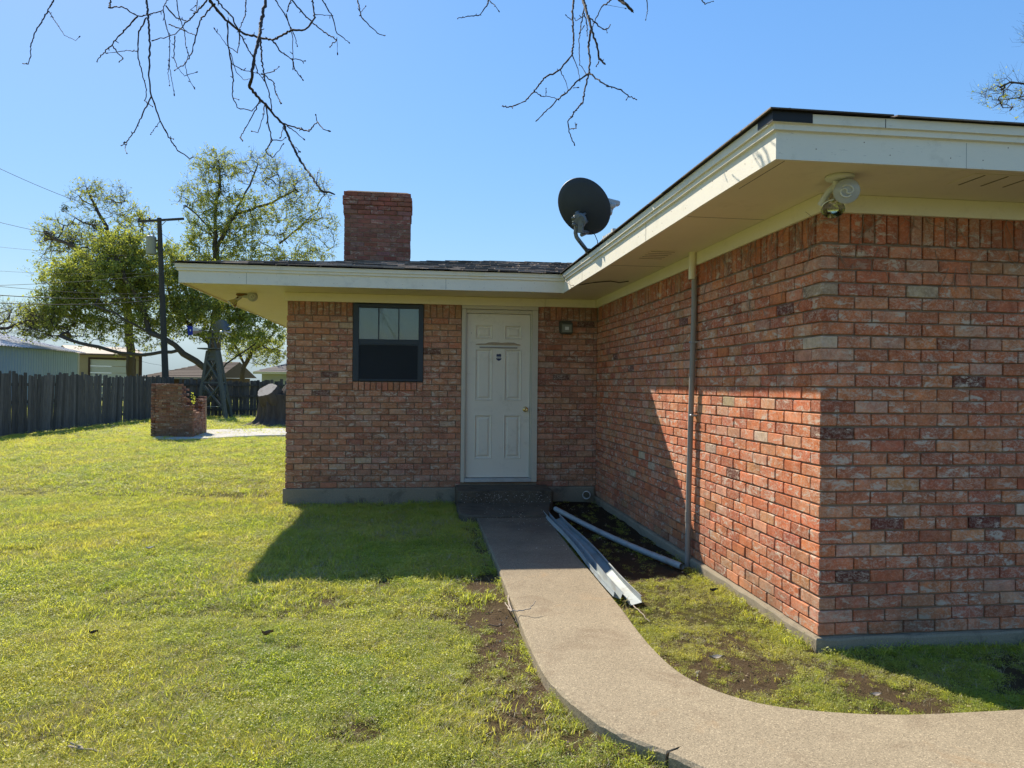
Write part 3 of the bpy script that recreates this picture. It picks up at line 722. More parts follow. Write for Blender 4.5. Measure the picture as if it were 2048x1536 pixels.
for x, t_ in zip(xs, top): vs += [(x, yD - .010, zc - .004 + R.uniform(-.002, .002)), (x, yD - .012, zc - .006 + t_ * .8), (x, yD, zc - .004 + t_)]
m.add(vs, [(i * 3 + k, i * 3 + 3 + k, i * 3 + 4 + k, i * 3 + 1 + k) for i in range(14) for k in range(2)] + [(i * 3, i * 3 + 3, i * 3 + 3, i * 3)[:3] for i in range(0)]); m.build('broken_strip', simple('brittle_vinyl', (.40, .31, .21), .7, .3, 40, bump=.2), DO)
m = MB(); m.box((DX0 + .165, yD - .012, zc - .045), (DX0 + .66, yD, zc - .030)); m.build('strip_rail', M['conduit'], DO)
fr_box('strip_lip', (DX0 + .16, yD - .006, zc - .028), (DX0 + .67, yD, zc - .018), M['white'], DO, bev=.001)
# security shield sticker
sx_, sz_ = DX0 + .505 * W_, DZ0 + .735 * H_
m = MB(); out = [(-.032, .036), (-.022, .046), (-.008, .041), (.008, .046), (.022, .041) if False else (.022, .046), (.032, .036), (.030, .0), (.036, -.02), (.022, -.036), (0, -.046), (-.022, -.036), (-.036, -.02), (-.030, 0)]
m.add([(sx_ + x, yD - .0015, sz_ + z) for x, z in out] + [(sx_ + x, yD, sz_ + z) for x, z in out], [tuple(range(13))] + [(i, (i + 1) % 13, 13 + (i + 1) % 13, 13 + i) for i in range(13)])
st = m.build('sticker', simple('sticker_blue', (.03, .04, .10), .4, .2, 30, bump=0), DO)
m = MB(); m.box((sx_ - .031, yD - .0028, sz_ - .012), (sx_ + .031, yD - .0016, sz_ + .009)); m.build('sticker_band', M['white'], st) if False else local(m.build('sticker_band', M['white'], DO), DO)
m = MB()
for i in range(6): m.box((sx_ - .026 + i * .009, yD - .0038, sz_ - .005), (sx_ - .020 + i * .009, yD - .0029, sz_ + .002))
m.build('sticker_lettering', M['black'], DO)
fr_box('peephole_button', (DX0 + .055, yD - .004, DZ1 - .255), (DX0 + .062, yD, DZ1 - .248), M['black'], DO, 0)

# ---- window
wx0, wx1, wz0, wz1 = WIN[0] + .004, WIN[1] - .004, WIN[2] + .004, ZF - .012
win = empty('window', (0, 0, 0)); win.parent = house
m = MB(); y0, y1 = IY - .012, IY + .09
k_ = (wx1 - wx0) / 1140.
X = lambda p: wx0 + (p - 140) * k_
Z = lambda p: wz1 - (p - 140) * (wz1 - wz0) / 1262.
m.box((wx0, y0, wz0), (X(228), y1, wz1), bev=.003); m.box((X(1203), y0, wz0), (wx1, y1, wz1), bev=.003)
m.box((X(229), y0 + .001, Z(206)), (X(1202), y1, wz1 - .001), bev=.003); m.box((X(229), y0 + .001, wz0 + .001), (X(1202), y1, Z(1376)), bev=.003)
m.box((X(229), y0 + .012, Z(800)), (X(1202), y1, Z(717)), bev=.003)
wf = m.build('window_frame', M['darkframe'], win)
m = MB()
for p in (541, 869): m.box((X(p), y0 + .026, Z(716)), (X(p + 17), y0 + .045, Z(207)))
m.build('muntins', M['darkframe'], win)
for a, b in ((229, 541), (558, 869), (886, 1202)):
    m = MB(); m.box((X(a), y0 + .033, Z(716)), (X(b), y0 + .036, Z(207))); m.build('pane', M['glass'], win)
m = MB(); m.box((X(240), y0 + .016, Z(1366)), (X(1192), y0 + .020, Z(812))); m.build('insect_screen', M['screen'], win)
m = MB(); 
for a in ((X(229), Z(1376), X(239), Z(801)), (X(1193), Z(1376), X(1202), Z(801)), (X(239), Z(811), X(1193), Z(801)), (X(239), Z(1376), X(1193), Z(1367))): m.box((a[0], y0 + .010, a[1]), (a[2], y0 + .022, a[3]))
m.build('screen_frame', simple('screen_rail', (.05, .06, .07), .5, .1, 9, bump=0), win)
m = MB(); zz = Z(206) - .002
while zz > Z(720):
    m.add([(X(225), y0 + .062, zz), (X(1206), y0 + .062, zz), (X(1206), y0 + .074, zz - .0175), (X(225), y0 + .074, zz - .0175)], [(0, 1, 2, 3)]); zz -= .0185
m.build('blinds', M['slat'], win)
m = MB(); nxx = 40; vs = []              # crumpled plastic film behind the glass
for i in range(nxx + 1):
    for j in range(13):
        x = X(229) + (X(1202) - X(229)) * i / nxx; z = Z(716) + (Z(207) - Z(716)) * j / 12
        vs.append((x, y0 + .048 + .006 * noise.noise((x * 14 + z * 9, z * 7, 1)), z))
m.add(vs, [(i * 13 + j, (i + 1) * 13 + j, (i + 1) * 13 + j + 1, i * 13 + j + 1) for i in range(nxx) for j in range(12)], smooth=True)
m.build('plastic_film', mat_glass('plastic_film', (.90, .92, .91), .05, .15), win)
m = MB(); m.box((wx0, y1 + .001, wz0), (wx1, y1 + .012, wz1)); m.build('room_backing', M['room'], win)

# ------------------------------------------------------------------ concrete step, slab, litter by the door
def slab_obj(name, poly, z0, z1, mat, parent=None, bev=.015, **kw):
    P = [Vector(p) for p in poly]; c = sum(P, Vector((0, 0))) / len(P); m = MB(); n = len(P); vs = []
    for z, i in ((z0, 0), (z1 - bev, 0), (z1, bev)):
        for p in P: q_ = p + (c - p).normalized() * i; vs.append((q_.x, q_.y, z + R.uniform(-.0015, .0015)))
    fs = [(k * n + q_, k * n + (q_ + 1) % n, (k + 1) * n + (q_ + 1) % n, (k + 1) * n + q_) for k in range(2) for q_ in range(n)] + [tuple(range(2 * n, 3 * n)), tuple(range(n - 1, -1, -1))]
    m.add(vs, fs); return m.build(name, mat, parent, **kw)
stp = empty('concrete_step', (1.06, 9.0, 0), 'stained concrete step with exposed pebbles below the white door', 'step')
def arc(cx, cy, r, a0, a1, n=7): return [(cx + r * math.cos(rad(a0 + (a1 - a0) * i / n)), cy + r * math.sin(rad(a0 + (a1 - a0) * i / n))) for i in range(n + 1)]
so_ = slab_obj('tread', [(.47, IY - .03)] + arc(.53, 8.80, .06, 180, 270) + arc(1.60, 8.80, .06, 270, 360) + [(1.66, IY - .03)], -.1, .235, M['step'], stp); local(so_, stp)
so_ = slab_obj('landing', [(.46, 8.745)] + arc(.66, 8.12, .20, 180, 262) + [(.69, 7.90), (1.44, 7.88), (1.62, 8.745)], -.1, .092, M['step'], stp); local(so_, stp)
m = MB()
for i in range(420):                # pebbles showing in the riser
    x = R.uniform(.52, 1.62); z = R.uniform(.10, .222); r = R.uniform(.003, .008); y = 8.742
    k = R.choice([.05, .08, .12, .3, .5]); c = (k, k * .93, k * .82, 0)
    m.add([(x - r, y, z), (x, y - r * .5, z - r * .7), (x + r, y, z), (x, y - r * .5, z + r * .7), (x, y - r * .9, z)], [(0, 1, 4), (1, 2, 4), (2, 3, 4), (3, 0, 4)], col=c)
M['pebble'] = mat_tint('pebbles', .7, 80, .3, .1)
local(m.build('pebbles', M['pebble'], stp, kind='stuff'), stp)
m = MB()
for i in range(150):                # pale petals and leaf scraps on the landing and path
    x = R.gauss(1.1, .22); y = R.uniform(7.3, 8.7) if R.random() < .8 else R.uniform(6.2, 7.3)
    if not (.7 < x < 1.5): continue
    z = (.094 if y > 7.9 else .078) + .003; a = R.uniform(0, 6.3); L = R.uniform(.006, .016); dx, dy = math.cos(a) * L, math.sin(a) * L; k = R.uniform(.35, .7)
    m.add([(x, y, z), (x + dx, y + dy, z + .003), (x + dx * .6 - dy * .35, y + dy * .6 + dx * .35, z + .006)], [(0, 1, 2)], col=(k, k * .88, k * .7, 0))
m.build('fallen_petals', M['pebble'], None, kind='stuff', label='pale petals scattered over the landing below the white door')

# ---- things fixed to the house
cond = empty('conduit_pipe', (2.29, 5.87, 0), 'thin grey conduit running up the side brick wall to the soffit', 'pipe')
m = MB(); m.tube([(2.285, 5.915, -.02), (2.287, 5.91, .6), (2.292, 5.89, 1.3), (2.288, 5.865, 1.55), (2.30, 5.86, 2.2), (2.297, 5.855, 2.46)], .0235, 12); local(m.build('lower_pipe', M['conduit'], cond), cond)
m = MB(); m.tube([(2.277, 5.855, 2.44), (2.277, 5.855, ZS)], .031, 12); local(m.build('painted_top', M['trim'], cond), cond)
for z in (1.9, 1.28):
    m = MB(); m.box((HX - .056, 5.84, z), (HX - .002, 5.90, z + .018), bev=.004); local(m.build('clamp', M['galv'], cond), cond)
m = MB(); m.tube([(2.286, 5.913, .38), (2.286, 5.911, .47)], .027, 12); local(m.build('coupling', M['conduit'], cond), cond)

wl_ = empty('wall_light', (1.90, IY, 2.29), 'small square weathered floodlight on the brick right of the door', 'wall light')
m = MB(); m.box((1.815, IY - .03, 2.222), (1.985, IY - .002, 2.375), bev=.01); m.box((1.82, IY - .10, 2.20), (1.98, IY - .028, 2.36), bev=.018); local(m.build('housing', simple('old_bronze', (.10, .10, .075), .6, .3, 25, .3, .2), wl_), wl_)
m = MB(); m.box((1.838, IY - .108, 2.225), (1.962, IY - .101, 2.325), bev=.003); local(m.build('lens', simple('cloudy_lens', (.22, .23, .19), .25, .2, 12, bump=.1, spec=.5), wl_), wl_)
m = MB(); m.box((1.875, IY - .112, 2.255), (1.925, IY - .109, 2.295)); local(m.build('lamp_tube', M['white'], wl_), wl_)

def par_lamp(parent, p, d, frosted, s=1.0):
    """reflector bulb: neck, bell and front glass, lens looking along d"""
    Mx = facing(p, d)
    m = MB(); m.lathe([(0, -.13 * s), (.019 * s, -.13 * s), (.021 * s, -.085 * s), (.030 * s, -.07 * s), (.055 * s, -.03 * s), (.064 * s, -.005 * s), (.064 * s, .002 * s), (.060 * s, .004 * s)], 28, M=Mx)
    local(m.build('reflector', M['bulbside'] if frosted else M['mirror'], parent), parent)
    if frosted:
        m = MB(); m.lathe([(.061 * s, .003 * s), (.05 * s, .009 * s), (.03 * s, .013 * s), (0, .015 * s)], 28, M=Mx); local(m.build('lens', M['frost'], parent), parent)
        m = MB(); pts = []
        for i in range(34):
            f = i / 33 * 2 - 1
            a = f * 4.3; r = .030 * s * min(1, abs(f) * 2.2); sgn = 1 if f > 0 else -1
            pts.append(Mx @ Vector((math.cos(abs(a) + (0 if f > 0 else math.pi) + 1.2) * r, math.sin(abs(a) + (0 if f > 0 else math.pi) + 1.2) * r, .0155 * s + .001)))
        m.tube(pts, .0048 * s, 6); local(m.build('spiral_tube', M['white'], parent), parent)
    else:
        m = MB(); m.lathe([(.062 * s, .002 * s), (.045 * s, -.025 * s), (.02 * s, -.045 * s), (0, -.05 * s)], 24, M=Mx); local(m.build('mirror_bowl', M['mirror'], parent), parent)
        m = MB(); m.lathe([(.061 * s, .004 * s), (.04 * s, .009 * s), (0, .011 * s)], 24, M=Mx); local(m.build('lens', M['glass'], parent), parent)
M['frost'] = simple('frosted_glass', (.40, .41, .41), .22, .12, 14, bump=0, spec=.5)
M['bulbside'] = simple('bulb_side', (.42, .42, .39), .35, .15, 14, bump=0, spec=.5)
M['mirror'] = simple('mirror_bowl', (.62, .60, .50), .12, .2, 40, 1, 0)
fl = empty('floodlight', (2.21, 3.60, ZS), 'twin spiral-bulb floodlight under the eave at the near corner of the house', 'floodlight', 'twin floodlights under the eaves')
m = MB(); m.lathe([(0, 0), (.072, 0), (.074, -.012), (.066, -.020), (.03, -.026), (0, -.026)], 28, M=Matrix.Translation((2.215, 3.60, ZS - .001))); local(m.build('canopy', M['white'], fl), fl)
cdir = (Vector((0, 0, CAMZ)) - Vector((2.21, 3.55, 2.57))).normalized()
m = MB(); m.tube([(2.20, 3.60, ZS - .02), (2.215, 3.63, 2.61), (2.24, 3.66, 2.575)], .02, 10); m.tube([(2.235, 3.61, ZS - .02), (2.20, 3.68, 2.60), (2.19, 3.74, 2.545)], .018, 10); local(m.build('socket', M['white'], fl), fl)
par_lamp(fl, (2.228, 3.555, 2.572), cdir + Vector((.05, 0, .08)), True, 1.02)
par_lamp(fl, (2.215, 3.66, 2.503), (-.35, -.62, -.75), False, .95)
f2 = empty('floodlight', (-2.25, 9.85, ZS), 'twin bulb floodlight on a rusty base under the left end of the eave', 'floodlight', 'twin floodlights under the eaves')
b2 = onZ(484, 588, ZS)
m = MB(); m.lathe([(0, 0), (.07, 0), (.075, -.014), (.05, -.028), (0, -.028)], 20, M=Matrix.Translation((b2.x, b2.y, ZS - .001))); local(m.build('canopy', M['rust'], f2), f2)
pr = at(505, 593, depth(b2) - .12); pl_ = at(463, 609, depth(b2) - .05)
m = MB(); m.tube([b2 + Vector((0, 0, -.02)), b2.lerp(pr, .5) + Vector((0, 0, -.02)), pr + Vector((0, .06, 0))], .024, 8); m.tube([b2 + Vector((0, 0, -.02)), b2.lerp(pl_, .55) + Vector((0, 0, .0)), pl_.lerp(b2, .3)], .026, 8); local(m.build('socket', M['bulbside'], f2), f2)
par_lamp(f2, pr, (Vector((0, 0, CAMZ)) - pr).normalized(), True, 1.0)
par_lamp(f2, pl_, (-.62, -.15, -.72), False, 1.0)

def vent(x0, y0, x1, y1, label, rows, along):
    v = empty('soffit_vent', ((x0 + x1) / 2, (y0 + y1) / 2, ZS), label, 'vent')
    m = MB(); m.box((x0, y0, ZS - .004), (x1, y1, ZS - .0005), bev=.0015); local(m.build('vent_plate', M['soffit'], v), v)
    for r in range(rows):
        m = MB()
        if along == 'x': yy = y0 + (r + .5) * (y1 - y0) / rows; m.box((x0 + .012, yy - .0045, ZS - .0065), (x1 - .012, yy + .0045, ZS - .0042))
        else: xx = x0 + (r + .5) * (x1 - x0) / rows; m.box((xx - .0045, y0 + .012, ZS - .0065), (xx + .0045, y1 - .012, ZS - .0042))
        local(m.build('slot_row', M['ventslot'], v), v)
M['ventslot'] = simple('vent_slot', (.20, .18, .12), .8, .3, 90, bump=0)
vent(1.90, 5.80, 2.13, 6.21, 'slotted soffit vent above the side brick wall near the conduit', 5, 'x')
vent(2.875, 3.44, 3.55, 3.65, 'slotted soffit vent under the near eave at the right edge', 5, 'y')

# ---- satellite dish
dz = empty('satellite_dish', (1.70, 7.20, 2.93), 'dark oval satellite dish on a bent mast on the roof edge', 'satellite dish')
D0 = 7.35; ctr = at(1168, 413, D0)
rr = Vector((math.cos(YAW), -math.sin(YAW), 0)); fw = Vector((math.sin(YAW), math.cos(YAW), 0)); upv = Vector((0, 0, 1))
nd = (rr * .42 + fw * .86 + upv * .42).normalized()       # the way the dish looks: away, right and up
major = (rr * (.62) - upv * .78); major = (major - nd * major.dot(nd)).normalized(); minor = nd.cross(major)
def dpt(a, r, h): return ctr + major * (math.cos(a) * r * .30) + minor * (math.sin(a) * r * .262) + nd * h
m = MB(); vs = []; NA = 48; rings = [(0.02, -.062), (.3, -.056), (.55, -.040), (.8, -.016), (.95, -.001), (1, .004), (1.015, .0), (1.0, -.006), (.8, -.022), (.55, -.046), (.3, -.062), (.02, -.068)]
for r, h in rings: vs += [dpt(2 * math.pi * k / NA, r, h) for k in range(NA)]
fs = [(i * NA + k, i * NA + (k + 1) % NA, (i + 1) * NA + (k + 1) % NA, (i + 1) * NA + k) for i in range(len(rings) - 1) for k in range(NA)] + [tuple(range(NA)), tuple(range((len(rings) - 1) * NA, len(rings) * NA))]
m.add(vs, fs, smooth=True); local(m.build('reflector', M['dish'], dz), dz)
g = at(1157, 442, D0 - .14)
Mg = facing(g, -nd)
m = MB(); m.lathe([(0, -.05), (.072, -.05), (.078, -.02), (.070, .004), (.030, .012), (0, .012)], 14, M=Mg, smooth=False)
for (x, y, r) in ((1153, 426, .014), (1166, 430, .014), (1146, 436, .016), (1147, 449, .016), (1170, 445, .014)):
    c = at(x, y, D0 - .13); m.lathe([(0, -.06), (r, -.06), (r, .012), (0, .012)], 8, M=facing(c, -nd))
a_, b_ = at(1162, 440, D0 - .15), at(1161, 466, D0 - .12); m.beam(a_, b_, .055, .03, up=-nd, bev=.004); m.beam(at(1160, 462, D0 - .10), at(1172, 464, D0 + .02), .03, .03, bev=.003)
for k_ in range(6): c = g + (major * math.cos(k_ * 1.047) + minor * math.sin(k_ * 1.047)) * .05 - nd * .014; m.lathe([(0, .012), (.008, .012), (.009, 0)], 6, M=facing(c, -nd))
local(m.build('bracket', M['dishmetal'], dz), dz)
m = MB(); base = Vector((nx_ + .06, 7.24, rz(.06) + .006)); m.tube([at(1153, 448, D0 - .09), at(1151, 466, D0 - .07), at(1153, 474, D0 - .06), at(1158, 481, D0 - .05), at(1180, 509, D0 - .01), base], .021, 12); local(m.build('mast', M['dishmetal'], dz), dz)
m = MB(); m.box((nx_ + .01, 7.16, rz(.02) + .012), (nx_ + .16, 7.32, rz(.16) + .014), bev=.003); local(m.build('foot_plate', M['dishmetal'], dz), dz)
arm = [at(1163, 470, D0 + .0), at(1195, 455, D0 + .22), at(1216, 432, D0 + .42), at(1224, 416, D0 + .50)]
m = MB(); m.tube(arm, .02, 8); local(m.build('feed_arm', M['dishmetal'], dz), dz)
m = MB(); a_, b_ = at(1206, 400, D0 + .47), at(1238, 408, D0 + .53); m.beam(a_, b_, .055, .06, up=upv, bev=.012); m.beam(at(1220, 404, D0 + .5), at(1220, 428, D0 + .46), .07, .05, up=rr, bev=.01); local(m.build('receiver_head', M['lnb'], dz), dz)
for x, y in ((1216, 404), (1228, 410)):
    m = MB(); m.lathe([(0, 0), (.026, 0), (.030, .02), (.030, .06), (0, .066)], 14, M=facing(at(x, y, D0 + .47), -nd)); local(m.build('feed_horn', M['lnb'], dz), dz)
m = MB(); m.tube([at(x, y, D0 + d) for x, y, d in ((1183, 463, 0), (1190, 470, -.02), (1195, 482, -.04), (1195, 489, -.05), (1190, 495, -.06), (1182, 498, -.06), (1172, 497, -.06), (1164, 492, -.07), (1158, 482, -.08))], .004, 6); local(m.build('cable', M['black'], dz), dz)
m = MB()
P = [(EXN - .05, 8.35, ZE + .02), (EXN - .055, 8.38, 2.83), (EXN - .045, 8.25, 2.74), (EXN - .02, 8.05, 2.67), (EXN + .05, 7.92, ZS - .006), (EXN + .15, 7.7, ZS - .008)]
m.tube(P, .0045, 6); m.tube([(EXN + .15, 7.7, ZS - .008), (EXN + .3, 7.55, ZS - .009), (EXN + .42, 7.62, ZS - .012), (EXN + .50, 7.55, ZS - .004)], .0055, 6)
props(m.build('cable', M['black']), 'thin dish cable looping over the fascia at the inner corner', 'cable')

# dried vine roots clinging to the top of the brick
m = MB()
def root(wall, u, z, L, a0, r=.0022, lev=0):
    p = Vector((u, .006, z)); a = a0; pts = [wall.M @ p]; n = max(3, int(L / .022))
    for i in range(n):
        a += R.gauss(0, .28); a = a * .97 + a0 * .03; p = p + Vector((math.sin(a) * .022, R.uniform(-.002, .0026), -math.cos(a) * .022)); p.y = min(max(p.y, .004), .016)
        pts.append(wall.M @ p)
        if lev < 2 and R.random() < .16: root(wall, p.x, p.z, L * R.uniform(.2, .5), a + R.choice([-1, 1]) * R.uniform(.5, 1.2), r * .7, lev + 1)
    m.tube(pts, [r * (1 - .5 * i / n) for i in range(n + 1)], 4, cap=False)
for i in range(34): root(near, R.uniform(.05, 1.7), ZF + .0 - R.choice([0, 0, 0, .2, .3]), R.uniform(.06, .30), R.gauss(0, .5))
for i in range(60): root(side, abs(R.gauss(0, 1.5)) + .05, ZF - R.choice([0, 0, 0, .15, .4]), R.uniform(.06, .30), R.gauss(0, .4))
for i in range(14): root(back, R.uniform(.0, wb), ZF, R.uniform(.04, .16), R.gauss(0, .6), .0018)
for i in range(10): root(side, R.uniform(0, 1.2), R.uniform(1.4, 2.1), R.uniform(.05, .14), R.gauss(0, .9), .0018)
m.build('dried_vine_roots', simple('dry_root', (.27, .20, .145), .9, .2, 60, bump=0), None, kind='stuff', label='dry vine roots clinging to the top courses of the brick walls')

# old gutters and a downspout lying between the path and the side wall
def trough(name, P, w_, h, label, roll=0, mat=None, grp=None):
    m = MB(); sec = [(-w_ / 2 - .01, h), (-w_ / 2, h + .003), (-w_ / 2, 0), (w_ / 2, 0), (w_ / 2 - .002, h * .7), (w_ / 2 + .004, h * .8), (w_ / 2 + .004, h * .62)]
    sec2 = [(x * .975 + (.0), z + .0025) for x, z in sec]; loop = sec + sec2[::-1]; P = [Vector(p) for p in P]; vs = []; n = len(loop)
    NP_ = 14
    for i in range(NP_ + 1):
        f = i / NP_; p = P[0].lerp(P[1], f); d = (P[1] - P[0]).normalized(); s_ = Vector((d.y, -d.x, 0)).normalized(); u = Vector((0, 0, 1)); ro = roll + .12 * math.sin(f * 7)
        for x, z in loop: vs.append(p + s_ * (x * math.cos(ro) - z * math.sin(ro)) + u * (x * math.sin(ro) + z * math.cos(ro)) + Vector((0, 0, .012 * math.sin(f * 3.1) + .002 * R.random())) + s_ * (.01 * math.sin(f * 9)))
    fs = [(i * n + k, i * n + (k + 1) % n, (i + 1) * n + (k + 1) % n, (i + 1) * n + k) for i in range(NP_) for k in range(n)] + [tuple(range(n)), tuple(range(NP_ * n, NP_ * n + n))]
    m.add(vs, fs); return props(m.build(name, mat or M['gutter']), label, 'gutter', grp)
trough('metal_gutter', [(1.440, 8.15, .05), (1.392, 4.92, .045)], .055, .045, 'pale blue metal gutter lying hard against the edge of the path', .30, grp='old gutters lying beside the path')
trough('metal_gutter', [(1.54, 7.95, .03), (1.505, 4.83, .025)], .085, .045, 'wider pale blue metal gutter lying on the soil beside the narrower one', -.30, grp='old gutters lying beside the path')
m = MB(); pts = [Vector((1.56, 8.12, .12)).lerp(Vector((2.17, 5.74, .045)), i / 30) + Vector((0, 0, -.03 * math.sin(i / 30 * 3.1))) for i in range(31)]
m.tube(pts, [.027 + (.0018 if i % 2 else 0) for i in range(31)], 14, cap=False); m.tube(pts, .0245, 12, cap=False)
props(m.build('downspout', M['gutter']), 'round pale blue downspout lying on the soil, one end by the wall', 'downspout')
m = MB(); pc = Vector((2.20, IY - .05, .10)); m.lathe([(.045, 0), (.052, 0), (.052, .10), (.045, .10), (.045, 0)], 18, M=facing(pc, (-.3, -1, .05)))
props(m.build('drain_pipe', M['white']), 'white drain pipe stub at the foot of the inner corner', 'pipe')
def twig(P, r, name, label, mat=None, n=6, jit=.006):
    m = MB()
    for pl in P:
        pts = []
        for a, b in zip(pl[:-1], pl[1:]):
            a, b = Vector(a), Vector(b)
            for k in range(4): pts.append(a.lerp(b, k / 4) + Vector((R.uniform(-jit, jit), R.uniform(-jit, jit), R.uniform(-jit, jit) * .5)))
        pts.append(Vector(pl[-1])); m.tube(pts, [r * (1 - .6 * i / len(pts)) for i in range(len(pts))], n)
    return props(m.build(name, mat or M['twig']), label, 'twig')
pale = simple('pale_twig', (.36, .30, .24), .9, .3, 40, bump=.2)
z_ = .085
twig([[onZ(1018, 1181, .03), onZ(1015, 1200, .05), onZ(1022, 1222, z_), onZ(1046, 1221, z_ + .01), onZ(1060, 1217, z_ + .03), onZ(1071, 1202, z_ + .06)], [onZ(1022, 1222, z_), onZ(1010, 1205, .03)]], .006, 'fallen_twig', 'forked fallen twig lying across the left edge of the path', pale)
twig([[onZ(1268, 1212, .02), onZ(1285, 1228, .03), onZ(1300, 1243, .02)]], .004, 'fallen_twig', 'small pale twig on the soil past the gutter ends', pale)
twig([[onZ(138, 1493, .03), onZ(165, 1497, .035), onZ(203, 1503, .03)], [onZ(165, 1497, .035), onZ(140, 1485, .06)]], .006, 'fallen_twig', 'grey fallen twig in the grass at the bottom left', pale)
twig([[onZ(975, 1250, .02), onZ(1000, 1252, .03), onZ(1008, 1248, .03)]], .004, 'fallen_twig', 'dark short twig on the bare soil left of the path')
def scrap(x, y, s, label, col, name='dry_leaf', cat='leaf', curl=.5, hgt=.035):
    c = onZ(x, y, hgt); m = MB(); vs = []; fs = []
    for i in range(6):
        for j in range(4):
            u = i / 5 * 2 - 1; v = j / 3 * 2 - 1; ww = (1 - u * u) ** .5 * .8 + .1
            vs.append(c + rr * (u * s) + fw * (v * ww * s * .45) + upv * (s * curl * (abs(v) * .7 + .4 * u * u + .25 * math.sin(3 * u + v))))
    fs = [(i * 4 + j, i * 4 + j + 1, i * 4 + j + 5, i * 4 + j + 4) for i in range(5) for j in range(3)]
    m.add(vs, fs, smooth=True); return props(m.build(name, simple(label.split()[0] + '_scrap', col, .8, .2, 60, bump=.2)), label, cat)
scrap(300, 1098, .045, 'pale dry leaf lying in the lawn far left', (.5, .46, .38))
scrap(535, 1271, .035, 'brown curled dead leaf on the sunny lawn', (.16, .10, .05), curl=.9)
scrap(187, 1268, .028, 'dark curled dead leaf in the lawn at left', (.06, .045, .03), curl=.8)
scrap(1428, 1183, .03, 'dark leaf at the foot of the side wall', (.04, .035, .03), curl=.8)
scrap(1433, 1318, .04, 'whitish bleached leaf between path and side wall', (.33, .29, .23))
scrap(1752, 1392, .03, 'bleached leaf near the right edge between path and wall', (.30, .26, .21))

# ------------------------------------------------------------------ lawn and weeds
def src_col(name, obs):
    c = bpy.data.collections.new(name)
    for o in obs: COL.objects.unlink(o); c.objects.link(o)
    return c
M['grass'] = mat_leaf('grass_blade', (.30, .37, .048, 1), (.57, .57, .095, 1), .54, (.60, .53, .14, 1), .9, (.62, .52, .30, 1))
M['weed'] = mat_leaf('weed_leaf', (.30, .38, .052, 1), (.57, .58, .10, 1), .54, (.60, .54, .14, 1), .8, (.22, .33, .05, 1))
M['dryg'] = mat_leaf('dry_grass', (.36, .30, .17, 1), (.50, .43, .27, 1), .35)
def blade_tuft(n, h, spread, w_, mat, lean=.5):
    m = MB()
    for i in range(n):
        a = R.uniform(0, 6.28); r = spread * math.sqrt(R.random()); x, y = math.cos(a) * r, math.sin(a) * r
        b = R.uniform(0, 6.28); L = h * R.uniform(.5, 1.15); k = lean * R.uniform(.3, 1.4); ww = w_ * R.uniform(.6, 1.2); dx, dy = math.cos(b), math.sin(b)
        vs = []
        for t_, wt in ((0, .8), (.5, 1), (1, .05)):
            px2, py2, pz2 = x + dx * L * k * t_ * t_, y + dy * L * k * t_ * t_, L * t_ * (1 - .25 * k * t_) - .004
            vs += [(px2 - dy * ww * wt, py2 + dx * ww * wt, pz2), (px2 + dy * ww * wt, py2 - dx * ww * wt, pz2)]
        m.add(vs, [(0, 1, 3, 2), (2, 3, 5, 4)])
    return m.build('blade_tuft', mat)
def weed_tuft(n, h, spread, s, mat):
    m = MB()
    for i in range(n):
        a = R.uniform(0, 6.28); r = spread * math.sqrt(R.random()); x, y = math.cos(a) * r, math.sin(a) * r; z = h * R.uniform(.25, 1) ** 1.0 * (1 - .4 * (r / spread) ** 2)
        b = R.uniform(0, 6.28); d = Vector((math.cos(b), math.sin(b), R.uniform(-.3, .6))).normalized(); sd = Vector((-d.y, d.x, R.uniform(-.5, .5))).normalized(); L = s * R.uniform(.6, 1.3); p = Vector((x, y, z))
        m.add([p, p + d * L * .5 + sd * L * .33, p + d * L, p + d * L * .5 - sd * L * .33], [(0, 1, 2, 3)])
        if i % 3 == 0: m.add([(x * .4, y * .4, 0), (x * .4 + .0015, y * .4, 0), (x + .001, y, z)], [(0, 1, 2)])
    return m.build('weed_tuft', mat)
V = [blade_tuft(16, .050, .035, .0016, M['grass'], .9), blade_tuft(14, .034, .04, .0015, M['grass'], 1.2), blade_tuft(12, .060, .024, .0018, M['grass'], .8),
     weed_tuft(46, .034, .045, .0085, M['weed']), weed_tuft(60, .022, .05, .007, M['weed']), weed_tuft(28, .055, .03, .011, M['weed']),
     blade_tuft(12, .035, .05, .0014, M['dryg'], 1.6)]
gc = src_col('grass_sources', V)
def gn_tree(coll):
    ng = bpy.data.node_groups.new('scatter_' + coll.name, 'GeometryNodeTree')
    ng.interface.new_socket('Geometry', in_out='INPUT', socket_type='NodeSocketGeometry'); ng.interface.new_socket('Geometry', in_out='OUTPUT', socket_type='NodeSocketGeometry')
    N = ng.nodes; gi = N.new('NodeGroupInput'); goo = N.new('NodeGroupOutput'); ip = N.new('GeometryNodeInstanceOnPoints'); ci_ = N.new('GeometryNodeCollectionInfo')
    ci_.inputs['Collection'].default_value = coll; ci_.inputs['Separate Children'].default_value = True; ci_.inputs['Reset Children'].default_value = True
    def attr(nm, ty): a = N.new('GeometryNodeInputNamedAttribute'); a.data_type = ty; a.inputs['Name'].default_value = nm; return a.outputs[0]
    ip.inputs['Pick Instance'].default_value = True
    L = ng.links; L.new(gi.outputs[0], ip.inputs['Points']); L.new(ci_.outputs[0], ip.inputs['Instance']); L.new(attr('idx', 'INT'), ip.inputs['Instance Index'])
    L.new(attr('rot', 'FLOAT_VECTOR'), ip.inputs['Rotation']); L.new(attr('scl', 'FLOAT_VECTOR'), ip.inputs['Scale']); L.new(ip.outputs[0], goo.inputs[0]); return ng
order = sorted(range(len(V)), key=lambda i: V[i].name); remap = {v: k for k, v in enumerate(order)}
